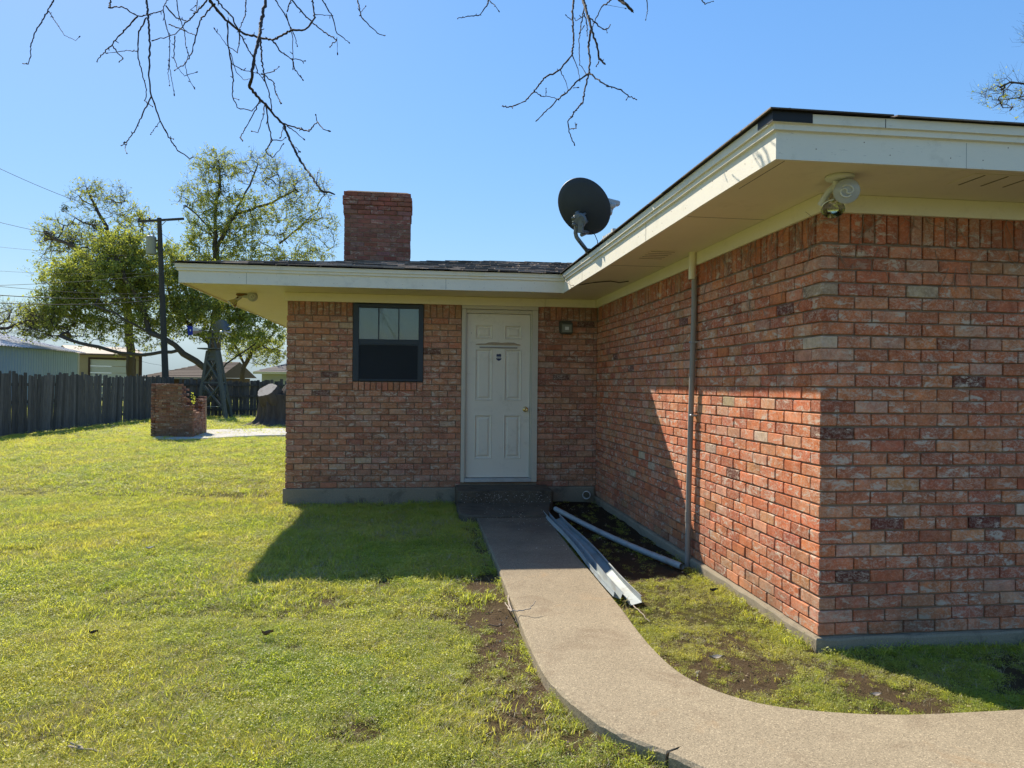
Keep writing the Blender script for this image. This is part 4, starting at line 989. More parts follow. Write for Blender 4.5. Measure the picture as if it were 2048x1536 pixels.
def scatter(name, X_, Y_, idx, scl, label, tilt=.25):
    n = len(X_); me = bpy.data.meshes.new(name); me.vertices.add(n)
    me.vertices.foreach_set('co', np.stack([X_, Y_, gz(X_, Y_)], 1).astype(np.float32).ravel())
    a = me.attributes.new('idx', 'INT', 'POINT'); a.data.foreach_set('value', np.array([remap[i] for i in idx], dtype=np.int32))
    rot = np.stack([NP.normal(0, tilt, n), NP.normal(0, tilt, n), NP.rand(n) * 6.283], 1).astype(np.float32); a = me.attributes.new('rot', 'FLOAT_VECTOR', 'POINT'); a.data.foreach_set('vector', rot.ravel())
    if scl.ndim == 1: scl = np.stack([scl] * 3, 1)
    a = me.attributes.new('scl', 'FLOAT_VECTOR', 'POINT'); a.data.foreach_set('vector', scl.astype(np.float32).ravel())
    o = bpy.data.objects.new(name, me); COL.objects.link(o); md = o.modifiers.new('scatter', 'NODES'); md.node_group = GT
    return props(o, label=label, kind='stuff')
GT = gn_tree(gc)
def sample(n, d0, d1, pw=1.0):               # points in the view wedge between two depths (with a margin at the sides)
    d = d0 + (d1 - d0) * NP.rand(n) ** pw; s = (NP.rand(n) * 2 - 1) * (d * .80 + .9)
    return s * math.cos(YAW) + d * math.sin(YAW), -s * math.sin(YAW) + d * math.cos(YAW), d
def free(x, y):
    ok = ~in_poly(x, y, WPX, WPY) & ~((x > HX - .02) & (y > HY - .02)) & ~((x > LX - .03) & (y > IY - .03) & (y < 18)) & ~((x > .46) & (x < 1.66) & (y > 7.9))
    return ok
xs_, ys_, idx_, sc_ = [], [], [], []
for n, d0, d1, k in ((100000, 1.9, 4.6, 1.0), (112000, 4.6, 9.5, 1.25), (90000, 9.5, 20, 2.0), (60000, 20, 42, 3.6)):
    x, y, d = sample(n, d0, d1, .75); lawn = ~((x > .9) & (x > np.interp(-y, [-9, -2.9], [1.35, 1.3]))) if True else None
    soil_ = mask_soil(x, y); keep = free(x, y) & (NP.rand(n) > np.minimum(.965, 1.2 * soil_ ** .85 * (.55 + .75 * vn(x, y, 9, 17)))) & ~((d > 14) & (x > 1.5))
    keep &= ~(~lawn & (NP.rand(n) < .38))
    x, y, d, lawn = x[keep], y[keep], d[keep], lawn[keep]; m_ = len(x)
    pt = fbm(x, y, 1.5, 31); r = NP.rand(m_); near_ = y < 4.6
    pw_ = np.clip((pt - .42) * 4 + .35 * (y < 4.8), .08, .8) ; pw_ = np.where(lawn, pw_, .88)
    id_ = np.where(r < pw_, np.where(NP.rand(m_) < .6, 4, 3), np.where(NP.rand(m_) < .55, 1, 0))
    cl = vn(x, y, 2.2, 61); id_ = np.where(NP.rand(m_) < .01 + .25 * np.clip((cl - .68) * 4, 0, 1) * near_, 5, id_); id_ = np.where(NP.rand(m_) < .005 + .05 * (vn(x, y, 1.7, 71) > .76) * (d < 9), 2, id_); id_ = np.where(NP.rand(m_) < .07 + .1 * (pt < .42) + .22 * (vn(x, y, 3.7, 83) > .62), 6, id_)
    tall = .75 + .6 * fbm(x, y, 2.6, 44)
    s = k * NP.uniform(.65, 1.2, m_) * tall
    s = np.where(lawn, s, s * .72)
    hz = np.where(d > 9.5, .75 if k < 3 else .5, 1.0)
    xs_.append(x); ys_.append(y); idx_.append(id_); sc_.append(np.stack([s, s, s * hz], 1))
x, y, i_, s = map(np.concatenate, (xs_, ys_, idx_, sc_))
rt = (x > .9) & (x > np.interp(-y, [-9, -2.9], [1.35, 1.3]))
scatter('lawn_grass', x[~rt], y[~rt], i_[~rt], s[~rt], 'sunlit yellow green lawn of short grass and low weeds')
scatter('ground_weeds', x[rt], y[rt], i_[rt], s[rt], 'thin low weeds on the bare soil between path and brick wall')
n = 130; wx_ = np.concatenate([HX - .05 - NP.rand(n) * .10, HX + NP.rand(n) * 1.6, NP.uniform(LX, .45, n)]); wy_ = np.concatenate([HY + NP.rand(n) ** 1.5 * 2.2, np.full(n, HY - .06) - NP.rand(n) * .08, np.full(n, IY - .06) - NP.rand(n) * .08])
scatter('wall_foot_weeds', wx_, wy_, NP.choice([0, 3, 5, 2], 3 * n, p=[.4, .3, .2, .1]), NP.uniform(.6, 1.5, 3 * n), 'taller weeds sprouting along the foot of the brick walls', .35)
ex, ey, es = [], [], []
for P_, sg in ((WL, 1), (WR, -1)):
    for a, b in zip(P_[:-1], P_[1:]):
        L = (b - a).length; nn = Vector((b.y - a.y, a.x - b.x)).normalized() * sg * 1.0
        if a.y > 7.9 or a.x > 6: continue
        for _ in range(int(L * (60 if sg > 0 else 75) * (.3 + vn(a.x, a.y, 2.5, 90)))):
            f = R.random(); o_ = R.uniform(-.004, .06) ; p = a.lerp(b, f) + nn * o_
            if sg > 0 and a.y < 5.8 and vn(p.x, p.y, 3, 91) > .55: continue
            ex.append(p.x); ey.append(p.y); es.append(R.uniform(.6, 1.35))
ex, ey = np.array(ex), np.array(ey); kk = ~in_poly(ex, ey, WPX, WPY)
scatter('path_edge_weeds', ex[kk], ey[kk], NP.choice([0, 3, 4, 1, 6, 5], kk.sum(), p=[.25, .25, .15, .15, .12, .08]), np.array(es)[kk], 'ragged weeds and grass hanging over the edges of the path', .45)
# dead leaves, stalks and crumbs of soil on the bare ground
m = MB(); n = 17000; x, y, d = sample(n, 2.2, 9.3, .8); sl_ = mask_soil(x, y); k = free(x, y) & (NP.rand(n) < .12 + sl_ * .9); x, y = x[k], y[k]; zz = gz(x, y)
for a, b, z in zip(x, y, zz):
    t_ = R.random(); an = R.uniform(0, 6.28); c, s = math.cos(an), math.sin(an); k = R.uniform(.6, 1.3)
    if t_ < .45:
        L = R.uniform(.005, .015); cl = R.choice([(.14, .09, .05), (.28, .20, .12), (.07, .045, .03), (.38, .31, .22)])
        m.add([(a - c * L, b - s * L, z + .006), (a - s * L * .5, b + c * L * .5, z + R.uniform(.004, .018)), (a + c * L, b + s * L, z + R.uniform(.004, .02)), (a + s * L * .5, b - c * L * .5, z + .005)], [(0, 1, 2, 3)], col=(*[q_ * k for q_ in cl], 0))
    elif t_ < .7:
        L = R.uniform(.02, .06); w_ = .0012; cl = (.34 * k, .27 * k, .18 * k, 0)
        m.add([(a - s * w_, b + c * w_, z + .008), (a + s * w_, b - c * w_, z + .008), (a + c * L, b + s * L, z + R.uniform(.004, .02))], [(0, 1, 2)], col=cl)
    else:
        r = R.uniform(.002, .008) * R.choice([1, 1, 1, 1.8]); k *= R.choice([.5, 1, 1.3]); cl = (.13 * k, .088 * k, .056 * k, 0); h = r * .8
        m.add([(a - r, b, z), (a, b - r, z), (a + r, b, z), (a, b + r, z), (a + r * .2, b + r * .1, z + h)], [(0, 1, 4), (1, 2, 4), (2, 3, 4), (3, 0, 4)], col=cl)
m.build('leaf_litter', M['pebble'], None, kind='stuff', label='dead leaf scraps, stalks and soil crumbs on the ground')

# ------------------------------------------------------------------ back yard: fences
def gnd(px, py): p = onZ(px, py, 0); return Vector((p.x, p.y, 0))
fA, fB = gnd(-70, 884), gnd(349, 834)          # near end and far corner of the left fence
fC = gnd(860, 832.5)
def fcol(): k = R.choice([.75, .9, 1, 1.1, 1.3]) * R.uniform(.85, 1.15); return (.088 * k, .082 * k, .078 * k, 0)
def board_mesh(w_, h, lean, th=.018, cut=.03):
    m = MB(); t0 = -w_ / 2; t1 = w_ / 2; c = cut * R.uniform(.3, 1.2)
    o = [(t0, 0), (t1, 0), (t1 + lean, h - c), (t1 + lean - c, h), (t0 + lean + c, h), (t0 + lean, h - c)]
    n = 6; vs = [(x, 0, z) for x, z in o] + [(x, th, z) for x, z in o]
    m.add(vs, [tuple(range(n)), tuple(range(2 * n - 1, n - 1, -1))] + [(i, i + n, (i + 1) % n + n, (i + 1) % n) for i in range(n)], col=fcol()); return m
def fence_run(A, B, label, front_rails, h0=1.86, pitch=.145, leanf=lambda f: 0, gapf=lambda i: 1):
    d = (B - A); L = d.length; d.normalize(); nrm = Vector((d.y, -d.x, 0))
    if nrm.dot(-A) < 0: nrm = -nrm                     # towards the camera side
    fe = empty('wooden_fence', A, label, 'fence', 'weathered board fences round the yard')
    n = int(L / pitch)
    for i in range(n):
        f = i / n; g = gapf(i)
        if g == 0: continue
        hh = h0 * R.uniform(.96, 1.025) + .03 * math.sin(f * 19); w_ = pitch * R.uniform(.90, 1.0) * (g if g < 1 else 1); ln = leanf(f) * hh + R.gauss(0, .022)
        m = board_mesh(w_, hh, ln); o = m.build('board', M['fence'], fe)
        b = A + d * (i + .5) * pitch; off = nrm * (.0 if not front_rails else -.045)
        rot = Matrix(((d.x, -nrm.x, 0, b.x + off.x), (d.y, -nrm.y, 0, b.y + off.y), (0, 0, 1, .03 - A.z + R.uniform(-.02, .02)), (0, 0, 0, 1)))
        o.matrix_parent_inverse = fe.matrix_basis.inverted(); o.matrix_basis = rot
    for z in (.32, .92, 1.40):
        m = MB(); s_ = nrm * (.0 if front_rails else -.04); m.beam(A + s_ + Vector((0, 0, z)), B + s_ + Vector((0, 0, z)), .04, .085, col=(.075, .07, .066, 0)); o = m.build('rail', M['fence'], fe); local(o, fe)
    k = 0; sp = 2.45
    while k * sp < L:
        p = A + d * (k * sp + .9) + nrm * (.05 if front_rails else -.09); m = MB(); m.box((p.x - .045, p.y - .045, -.1), (p.x + .045, p.y + .045, 1.56), col=(.08, .075, .07, 0)); o = m.build('post', M['fence'], fe); local(o, fe); k += 1
    return fe
GAPS = {58: .45, 59: .5, 26: .7, 84: .6, 95: .45, 33: .8, 12: .75, 71: .7}
fence_run(fA, fB, 'long grey board fence running along the left side of the lawn', False, 1.70, leanf=lambda f: .06 * math.sin(f * 23 + 1) + .05 - .03 * f, gapf=lambda i: GAPS.get(i, 1))
fence_run(fB + Vector((.1, .15, 0)), fC, 'dark board fence with rails closing the back of the yard behind the windmill', True, 1.60)

# ------------------------------------------------------------------ brick planter ruin, patio slab
pA, pB, pC = gnd(309, 876.5), gnd(385, 878), gnd(410, 869)
slab_obj('patio_slab', [tuple(gnd(x, y).xy) for x, y in ((304, 880.5), (345, 882), (420, 880), (468, 877), (520, 874.5), (640, 872), (650, 860), (560, 860), (470, 861), (410, 863), (330, 866))], -.1, .055, M['slab'], None, .02, kind='structure')
BROWN[0] = .5
pl_e = empty('brick_planter', pA, 'stepped half-ruined brick planter standing on the patio slab', 'planter')
cp = .071; NCO = 20
def wall_steps(A, B, tops, wear=.25):
    d = (B - A); L = d.length; d.normalize(); n = Vector((d.y, -d.x, 0)); 
    if n.dot(-A) < 0: n = -n
    wl = Wall((A.x, A.y, 0), d[:], n[:]); out = []
    nb = max(1, round(L / .215)); bw = L / nb
    for i in range(NCO):
        z0 = .055 + i * cp; off = (i % 2) * .5
        xs = [0] + [(k + off) * bw for k in range(1 if not off else 0, nb + 1) if .04 < (k + off) * bw < L - .04] + [L]
        for a, b in zip(xs[:-1], xs[1:]):
            mid = (a + b) / 2 / L; lim = max(t_ for f0, f1, t_ in tops if f0 <= mid <= f1)
            if z0 + cp > lim + .001: continue
            wl.brick(a + .004, b - .005, z0, z0 + cp - .011, .1, R.uniform(-.006, .006), wear, .50)
    return wl
wls = [wall_steps(pA, pB, [(0, .70, 1.49), (.70, .86, 1.12), (.86, 1.01, .92)]), wall_steps(pB, pC, [(0, .3, .80), (.3, .75, .72), (.75, 1, 1.08)])]
bk = (pC - pB); wls += [wall_steps(pA + bk * .98, pB + bk * .98, [(0, .45, 1.42), (.45, .8, .98), (.8, 1, 1.12)]), wall_steps(pA + bk * .98, pA, [(0, 1, 1.49)])]
m = MB(); mm = []
def mcore(A, B, h, i0, i1):
    d = (B - A).normalized(); n = Vector((d.y, -d.x, 0)); n = n if n.dot(-A) > 0 else -n
    L = (B - A).length; a = A + d * L * i0 - n * .055; b = A + d * L * i1 - n * .055; m.beam(a + Vector((0, 0, h / 2 + .02)), b + Vector((0, 0, h / 2 + .02)), .085, h - .04)
mcore(pA, pB, 1.45, .04, .66); mcore(pA, pB, .88, .66, .96); mcore(pB, pC, .68, .05, .95); mcore(pA + bk * .98, pB + bk * .98, .94, 0, 1); mcore(pA + bk, pA, 1.46, .05, .93)
local(m.build('mortar_core', M['mortar'], pl_e), pl_e)
cnt = 0; rest = MB()
for wl in wls:
    for b in wl.b:
        if cnt < 290: m = MB(); m.add(b[1], b[2], 0, b[3]); local(m.build('brick', M['brick'], pl_e), pl_e)
        else: rest.add(b[1], b[2], 0, b[3])
        cnt += 1
if rest.v: local(rest.build('brickwork', M['brick'], pl_e, kind='stuff'), pl_e)
m = MB()
p0 = pB.lerp(pA, .18) + bk * .5; p0.z = .9
for i in range(26):
    a = R.uniform(0, 6.28); z = R.uniform(.0, .32); r = R.uniform(.01, .07); c = p0 + Vector((math.cos(a) * r, math.sin(a) * r, z)); s = .017
    m.add([c, c + Vector((s, 0, s)), c + Vector((0, s * .4, 2 * s)), c + Vector((-s, 0, s))], [(0, 1, 2, 3)])
m.tube([p0, p0 + Vector((.01, 0, .33))], .004, 5)
props(m.build('seedling', M['lf_g'] if 'lf_g' in M else M['weed']), 'small leafy seedling growing out of the brick planter', 'plant')

# ------------------------------------------------------------------ tree stump
sc_ = gnd(552, 851); sc_.z = 0
stump = empty('tree_stump', sc_, 'massive cut tree stump with two sawn tops beside the patio', 'stump')
m = MB(); NAx, NZ = 72, 34; vs = []; ks = [(R.randint(5, 22), R.uniform(0, 6.28), R.uniform(.012, .04)) for _ in range(12)]
D_ = depth(sc_); k_ = D_ / FPX
for j in range(NZ + 1):
    f = j / NZ; z = f * 1.12; r = .50 + .20 * (1 - f) ** 3 + .03 * f
    for i in range(NAx):
        a = i / NAx * 6.28318; rr_ = r * (1 + sum(am * math.sin(q_ * a + ph + z * 1.2) for q_, ph, am in ks) * (1.3 - .5 * f))
        if f < .35: rr_ += .42 * (1 - f / .35) ** 3 * max(0, math.cos(a - 3.3)) ** 5 + .3 * (1 - f / .35) ** 3 * max(0, math.cos(a - 5.0)) ** 6 + .2 * (1 - f / .35) ** 3 * max(0, math.cos(a - 4.2)) ** 10
        vs.append((sc_.x + math.cos(a) * rr_ * 1.05 - .12 * f * 0, sc_.y + math.sin(a) * rr_, z))
m.add(vs, [(j * NAx + i, j * NAx + (i + 1) % NAx, (j + 1) * NAx + (i + 1) % NAx, (j + 1) * NAx + i) for j in range(NZ) for i in range(NAx)] + [tuple(range(NZ * NAx, NZ * NAx + NAx))], smooth=True)
local(m.build('trunk', M['stump'], stump), stump)
def leader(c, r0, r1, d, L, name):
    m = MB(); d = Vector(d).normalized(); Mx = facing(c, d); prof = [(r0, 0), (r0 * .97, L * .5), (r1, L * .93), (r1 * .93, L)]; n = 40; vs = []
    ph = R.uniform(0, 6)
    for r, z in prof:
        for k in range(n): a = 6.28318 * k / n; q_ = r * (1 + .06 * math.sin(5 * a + ph) + .03 * math.sin(13 * a)); vs.append(Mx @ Vector((q_ * math.cos(a), q_ * math.sin(a), z)))
    m.add(vs, [(j * n + i, j * n + (i + 1) % n, (j + 1) * n + (i + 1) % n, (j + 1) * n + i) for j in range(3) for i in range(n)], smooth=True); local(m.build('limb_stub', M['stump'], stump), stump)
    m = MB(); m.add([vs[3 * n + k] for k in range(n)], [tuple(range(n))]); local(m.build('sawn_face', M['heart'], stump), stump)
def at2(x, y, dd=0): return at(x, y, D_ + dd)
leader(at2(549, 806, -.05), .44, .37, (-.34, -.52, .78), .60, 'a'); leader(at2(585, 800, .05), .42, .30, (.25, -.35, .9), .62, 'b')

# ------------------------------------------------------------------ windmill
WD = depth(gnd(452, 837)); 
def wp(x, y, dd=0): return at(x, y, WD + dd)
mill = empty('garden_windmill', gnd(430, 838), 'old wooden garden windmill tower with a blue star flag vane', 'windmill')
foot = [(393, 836, .0), (452, 836.5, -.35), (463, 829, .9), (405, 828, 1.1)]; topc = [(415, 702, .1), (433, 702, .0), (437, 702, .35), (419, 702, .45)]
legs = []
for (a, b) in zip(foot, topc):
    p, q_ = wp(*a), wp(*b); p.z = min(p.z, 0); legs.append((p, q_)); m = MB(); m.beam(p - Vector((0, 0, .05)), q_, .15, .11); local(m.build('leg', M['millwood'], mill), mill)
def lp(i, f): return legs[i][0].lerp(legs[i][1], f)
for i in range(4):
    j = (i + 1) % 4
    for f0, f1 in ((.12, .52), (.52, .88)):
        for a, b in (((i, f0), (j, f1)), ((j, f0), (i, f1))):
            m = MB(); m.beam(lp(*a), lp(*b), .08, .07); local(m.build('brace', M['millwood'], mill), mill)
    for f in (.53, .93, 1.0):
        m = MB(); m.beam(lp(i, f), lp(j, f), .09, .06); local(m.build('girt', M['millwood'], mill), mill)
    m = MB(); a, b, c, d = lp(i, .86), lp(j, .86), lp(j, .99), lp(i, .99); m.add([a, b, c, d], [(0, 1, 2, 3)]); local(m.build('panel', M['millwood'], mill), mill)
m = MB(); m.beam(wp(402, 697.5, .2), wp(436, 697.5, .2), .75, .05, bev=.005); local(m.build('platform', M['millwood'], mill), mill)
for x0, x1, dd in ((418, 423, 0), (432, 427, 0), (419, 424, .3), (433, 428, .3)):
    m = MB(); m.beam(wp(x0, 697, dd), wp(x1, 675, .15), .05, .05); local(m.build('cap_leg', M['millwood'], mill), mill)
m = MB(); m.beam(wp(414, 676, .15), wp(436, 676, .15), .3, .04); local(m.build('cap_plate', M['millwood'], mill), mill)
m = MB(); m.tube([wp(425, 676, .15), wp(425, 660, .15)], .035, 8); m.tube([wp(398, 661, .1), wp(446, 664, -.1)], .018, 6); local(m.build('head_shaft', M['darkwood'], mill), mill)
hub = wp(443, 664, -.1); ax = (rr * .93 - fw * .36 - upv * .02).normalized(); e1 = ax.cross(upv).normalized(); e2 = ax.cross(e1)
m = MB()
m.lathe([(0, -.05), (.06, -.05), (.06, .05), (0, .05)], 10, M=facing(hub, ax)); local(m.build('hub', M['galv'], mill), mill)
for i in range(18):
    a = i / 18 * 6.28318; b = a + .15; r0, r1 = .14, .52
    P_ = lambda r, t_, h: hub + (e1 * math.cos(t_) + e2 * math.sin(t_)) * r + ax * h
    m = MB(); m.add([P_(r0, a, .02), P_(r0, b, -.02), P_(r1, b, -.05), P_(r1, a, .06)], [(0, 1, 2, 3)]); m.add([P_(r0, a, .024), P_(r0, b, -.016), P_(r1, b, -.046), P_(r1, a, .064)], [(3, 2, 1, 0)]); local(m.build('blade', M['mblade'] if 'mblade' in M else M.setdefault('mblade', simple('windmill_blade', (.10, .125, .145), .5, .3, 9, .3, .1)), mill), mill)
# flag vane: blue field with a white star, white and faded bands
blue = simple('flag_blue', (.012, .03, .28), .6, .1, 9, bump=0); fwht = simple('flag_white', (.52, .52, .50), .6, .1, 9, bump=0); ftan = simple('flag_faded', (.30, .21, .15), .6, .1, 9, bump=0)
def vpoly(pts, name, mat, dd=0.0):
    m = MB(); f = [wp(x, y, dd + (x - 375) * .012) for x, y in pts]; g_ = [p + fw * .012 for p in f]; n = len(f)
    m.add(f + g_, [tuple(range(n)), tuple(range(2 * n - 1, n - 1, -1))] + [(i, i + n, (i + 1) % n + n, (i + 1) % n) for i in range(n)]); local(m.build(name, mat, mill), mill)
vpoly([(374.5, 651.5), (385.5, 653), (385.5, 669.5), (376, 671.5)], 'vane_blue_field', blue)
vpoly([(385.6, 653), (402, 658.5), (402, 661.5), (385.6, 661.5)], 'vane_white_band', fwht); vpoly([(385.6, 661.6), (402, 661.6), (402, 664), (385.6, 669.4)], 'vane_faded_band', ftan)
m = MB(); pts = [wp(380.3 + math.sin(k * math.pi / 5) * (2.9 if k % 2 == 0 else 1.15), 660.5 - math.cos(k * math.pi / 5) * (2.9 if k % 2 == 0 else 1.15), .055) for k in range(10)]
m.add(pts, [tuple(range(10))]); local(m.build('vane_star', M['white'], mill), mill)
m = MB(); m.tube([wp(410, 813, .3), wp(440, 813, .3)], .012, 6); props(m.build('low_rail', M['galv']), 'thin pale rail crossing the feet of the windmill', 'rail')

# ------------------------------------------------------------------ utility pole, transformer, wires
UD = 42.0; up_ = lambda x, y, dd=0: at(x, y, UD + dd)
pole = empty('utility_pole', (up_(332, 765).x, up_(332, 765).y, 0), 'tall dark leaning utility pole with a crossarm beyond the fence', 'utility pole')
pb = up_(334, 765); pb.z = -.1; pt_ = up_(318.5, 436)
m = MB(); m.tube([pb, pb.lerp(pt_, .5), pt_], [.20, .165, .125], 12); local(m.build('pole_shaft', M['darkwood'], pole), pole)
cA, cB = up_(275, 443, -.25), up_(368, 437.5, .1)
m = MB(); m.beam(cA, cB, .10, .13, bev=.01); local(m.build('crossarm', M['darkwood'], pole), pole)
for x in (304, 333): m = MB(); m.beam(up_(x, 441, -.1), up_(319.5, 454, 0), .03, .04); local(m.build('arm_brace', M['galv'], pole), pole)
for x, y in ((278, 438), (299, 437)): m = MB(); c = up_(x, y, -.15); m.lathe([(.02, -.12), (.05, -.05), (.075, -.02), (.05, .0), (.07, .03), (.04, .06), (0, .07)], 10, M=Matrix.Translation(c)); local(m.build('insulator', simple('insulator_brown', (.07, .05, .04), .3, .2, 9, bump=0) if True else None, pole), pole)
tc = up_(302, 507, -.1); m = MB(); m.lathe([(0, 0), (.24, 0), (.265, .03), (.265, .93), (.28, .95), (.28, 1.0), (.20, 1.06), (0, 1.07)], 24, M=Matrix.Translation(tc - Vector((0, 0, .05))))
tr_ = empty('transformer', tc, 'grey cylindrical transformer hung on the utility pole', 'transformer'); local(m.build('tank', simple('transformer_grey', (.26, .29, .31), .5, .1, 5, .1, .05), tr_), tr_)
for dx in (-.10, .12): m = MB(); m.lathe([(.035, 0), (.055, .05), (.03, .08), (.05, .13), (.03, .16), (.04, .21), (0, .25)], 10, M=Matrix.Translation(tc + Vector((dx, 0, 1.0)))); local(m.build('bushing', M['lnb'], tr_), tr_)
m = MB(); m.box((tc.x + .2, tc.y - .06, tc.z + .3), (tc.x + .62, tc.y + .06, tc.z + .38)); m.box((tc.x + .2, tc.y - .06, tc.z + .72), (tc.x + .6, tc.y + .06, tc.z + .80)); local(m.build('hanger', M['darkwood'], tr_), tr_)
m = MB(); m.tube([tc + Vector((.12, 0, 1.22)), up_(303, 455, -.1), up_(300, 445, -.15)], .012, 5); m.tube([tc + Vector((-.1, 0, 1.22)), up_(295, 462, -.1), up_(290, 444, -.15)], .012, 5); local(m.build('lead_wire', M['black'], tr_), tr_)
def wire(a, b, sag, label, r=.012):
    m = MB(); n = 20; m.tube([a.lerp(b, i / n) - Vector((0, 0, sag * 4 * (i / n) * (1 - i / n))) for i in range(n + 1)], r, 5); return props(m.build('power_line', M['black']), label, 'wire', 'power lines running to the pole')
wire(at(-260, 200, 26), up_(277, 440, -.2), .5, 'highest power line sloping down to the left end of the crossarm', .011)
wire(at(-300, 355, 26), up_(299, 492, -.1), .5, 'second power line from the left reaching the transformer', .010)
wire(at(-300, 455, 26), up_(322, 510), .3, 'thin power line left of the pole just under the transformer', .006)
wire(at(-300, 515, 26), up_(323, 545), .3, 'thin wire left of the pole midway down', .006)
wire(at(-300, 535, 24), up_(325, 587), .3, 'upper of the lowest bundle of wires left of the pole', .010)
wire(at(-300, 560, 24), up_(325, 592), .35, 'thick communication cable in the lowest bundle left of the pole', .018)
wire(at(-300, 580, 24), up_(325, 598), .4, 'lowest thick communication cable left of the pole', .016)
wire(at(-300, 575, 24), up_(326, 548), .2, 'wire crossing the lowest bundle left of the pole', .010)
wire(up_(322, 466), at(620, 640, 40), .3, 'thin service wire falling from the pole towards the house', .010)
wire(up_(322, 498), at(620, 665, 40), .3, 'lower service wire falling from the pole towards the house', .012)

# ------------------------------------------------------------------ neighbouring buildings beyond the fence
def corr(name, A, B, z0, z1, rib, mat, parent, label=None):          # ribbed sheet wall from A to B
    d = (B - A); L = d.length; d.normalize(); n = Vector((d.y, -d.x, 0)); n = n if n.dot(-A) > 0 else -n; m = MB(); x = 0; P = []
    while x < L:
        for o, h in ((0, 0), (.03, .03), (.07, .03), (.10, 0)): P.append(A + d * (x + o) + n * h)
        x += rib
    k = len(P); m.add([(p.x, p.y, z0) for p in P] + [(p.x, p.y, z1) for p in P], [(i, i + 1, i + 1 + k, i + k) for i in range(k - 1)]); return local(m.build(name, mat, parent), parent)
sA, sB = at(-160, 690, 34), at(157, 706, 50); ze = sB.z; sA.z = sB.z = 0
shed = empty('metal_shed', sA, 'long pale blue metal shed with a low ribbed roof behind the left fence', 'shed')
M['blue'] = simple('pale_blue_sheet', (.25, .33, .42), .5, .08, .8, .1, .05); M['sheetroof'] = simple('galvanised_roof', (.45, .46, .48), .35, .15, 3, .4, .1)
corr('shed_wall', sA, sB, 0, ze, .30, M['blue'], shed)
d = (sB - sA).normalized(); bn = Vector((-d.y, d.x, 0)); bn = bn if bn.dot(sA) > 0 else -bn
m = MB(); a, b = sA - bn * .35, sB - bn * .35 + d * .25; W2 = 6.5; rise = 1.5
P = []; x = 0; L = (b - a).length
while x < L: P += [(x, 0), (x + .04, .045), (x + .09, .045), (x + .13, 0)]; x += .32
for f_, sgn in ((0, 1),):
    k = len(P); m.add([tuple(a + d * x + Vector((0, 0, ze + h))) for x, h in P] + [tuple(a + d * x + bn * W2 + Vector((0, 0, ze + rise + h))) for x, h in P] + [tuple(a + d * x + bn * 2 * W2 + Vector((0, 0, ze + h))) for x, h in P], [(i, i + 1, i + 1 + k, i + k) for i in range(k - 1)] + [(i + k, i + 1 + k, i + 1 + 2 * k, i + 2 * k) for i in range(k - 1)])
local(m.build('shed_roof', M['sheetroof'], shed), shed)
m = MB(); m.add([tuple(sB), tuple(sB + bn * 2 * W2), tuple(sB + bn * 2 * W2 + Vector((0, 0, ze))), tuple(sB + bn * W2 + Vector((0, 0, ze + rise - .02))), tuple(sB + Vector((0, 0, ze)))], [(0, 1, 2, 3, 4)]); local(m.build('gable_wall', M['blue'], shed), shed)
m = MB(); m.beam(sB + Vector((0, 0, 0)), sB + Vector((0, 0, ze)), .08, .08, up=d); local(m.build('corner_trim', M['sheetroof'], shed), shed)

gA, gB = at(150, 706, 57), at(281, 716, 60); zg = gA.z; gA.z = gB.z = 0
gar = empty('tan_garage', gA, 'tan garage with a wide pale roller door and brown trim', 'garage')
tan = simple('tan_siding', (.30, .25, .155), .8, .12, 2, bump=.1); brn = simple('brown_trim', (.05, .03, .022), .8, .2, 3, bump=0); pale_ = simple('pale_roller_door', (.46, .48, .44), .6, .08, 2, bump=0)
d = (gB - gA).normalized(); bn = Vector((-d.y, d.x, 0)); bn = bn if bn.dot(gA) > 0 else -bn; L = (gB - gA).length
def gp(x, o, z): return gA + d * x - bn * o + Vector((0, 0, z))
def gbox(par, name, x0, x1, z0, z1, o0, o1, mat):
    m = MB(); v = [gp(x, o, z) for z in (z0, z1) for x, o in ((x0, o0), (x1, o0), (x1, o1), (x0, o1))]
    m.add(v, [(0, 3, 2, 1), (4, 5, 6, 7), (0, 1, 5, 4), (1, 2, 6, 5), (2, 3, 7, 6), (3, 0, 4, 7)]); return local(m.build(name, mat, par), par)
dx0, dx1, dzt = L * .22, L * .865, 1.53 + (764 - 721) * 58.5 / FPX
gbox(gar, 'garage_wall', 0, dx0, 0, zg, 0, -8, tan); gbox(gar, 'garage_wall', dx1, L, 0, zg, 0, -8, tan); gbox(gar, 'garage_wall', dx0 + .002, dx1 - .002, dzt, zg - .002, -.002, -8, tan)
for k in range(6): gbox(gar, 'door_section', dx0 + .05, dx1 - .05, k * dzt / 6, (k + 1) * dzt / 6 - .03, -.12, -.16, pale_)
gbox(gar, 'door_trim', dx0 - .12, dx0 + .02, 0, dzt + .12, .03, -.1, brn); gbox(gar, 'door_trim', dx1 - .02, dx1 + .28, 0, dzt + .12, .03, -.1, brn); gbox(gar, 'door_trim', dx0 + .021, dx1 - .021, dzt, dzt + .12, .028, -.1, brn)
gbox(gar, 'corner_trim', L - .12, L + .12, 0, zg, .04, -.1, brn)
m = MB(); e_ = .35; v = [gp(-e_, e_, zg), gp(L + e_, e_, zg), gp(L + e_, -4, zg + .75), gp(-e_, -4, zg + .75), gp(-e_, -8.3, zg), gp(L + e_, -8.3, zg)]; v2 = [x - Vector((0, 0, .13)) for x in v]
m.add(v + v2, [(0, 1, 2, 3), (3, 2, 5, 4), (6, 7, 1, 0), (7, 8, 2, 1), (6, 0, 3, 9), (8, 11, 5, 2), (9, 3, 4, 10)]); local(m.build('roof', simple('brown_metal_roof', (.12, .085, .065), .7, .2, 2, bump=.1), gar), gar)

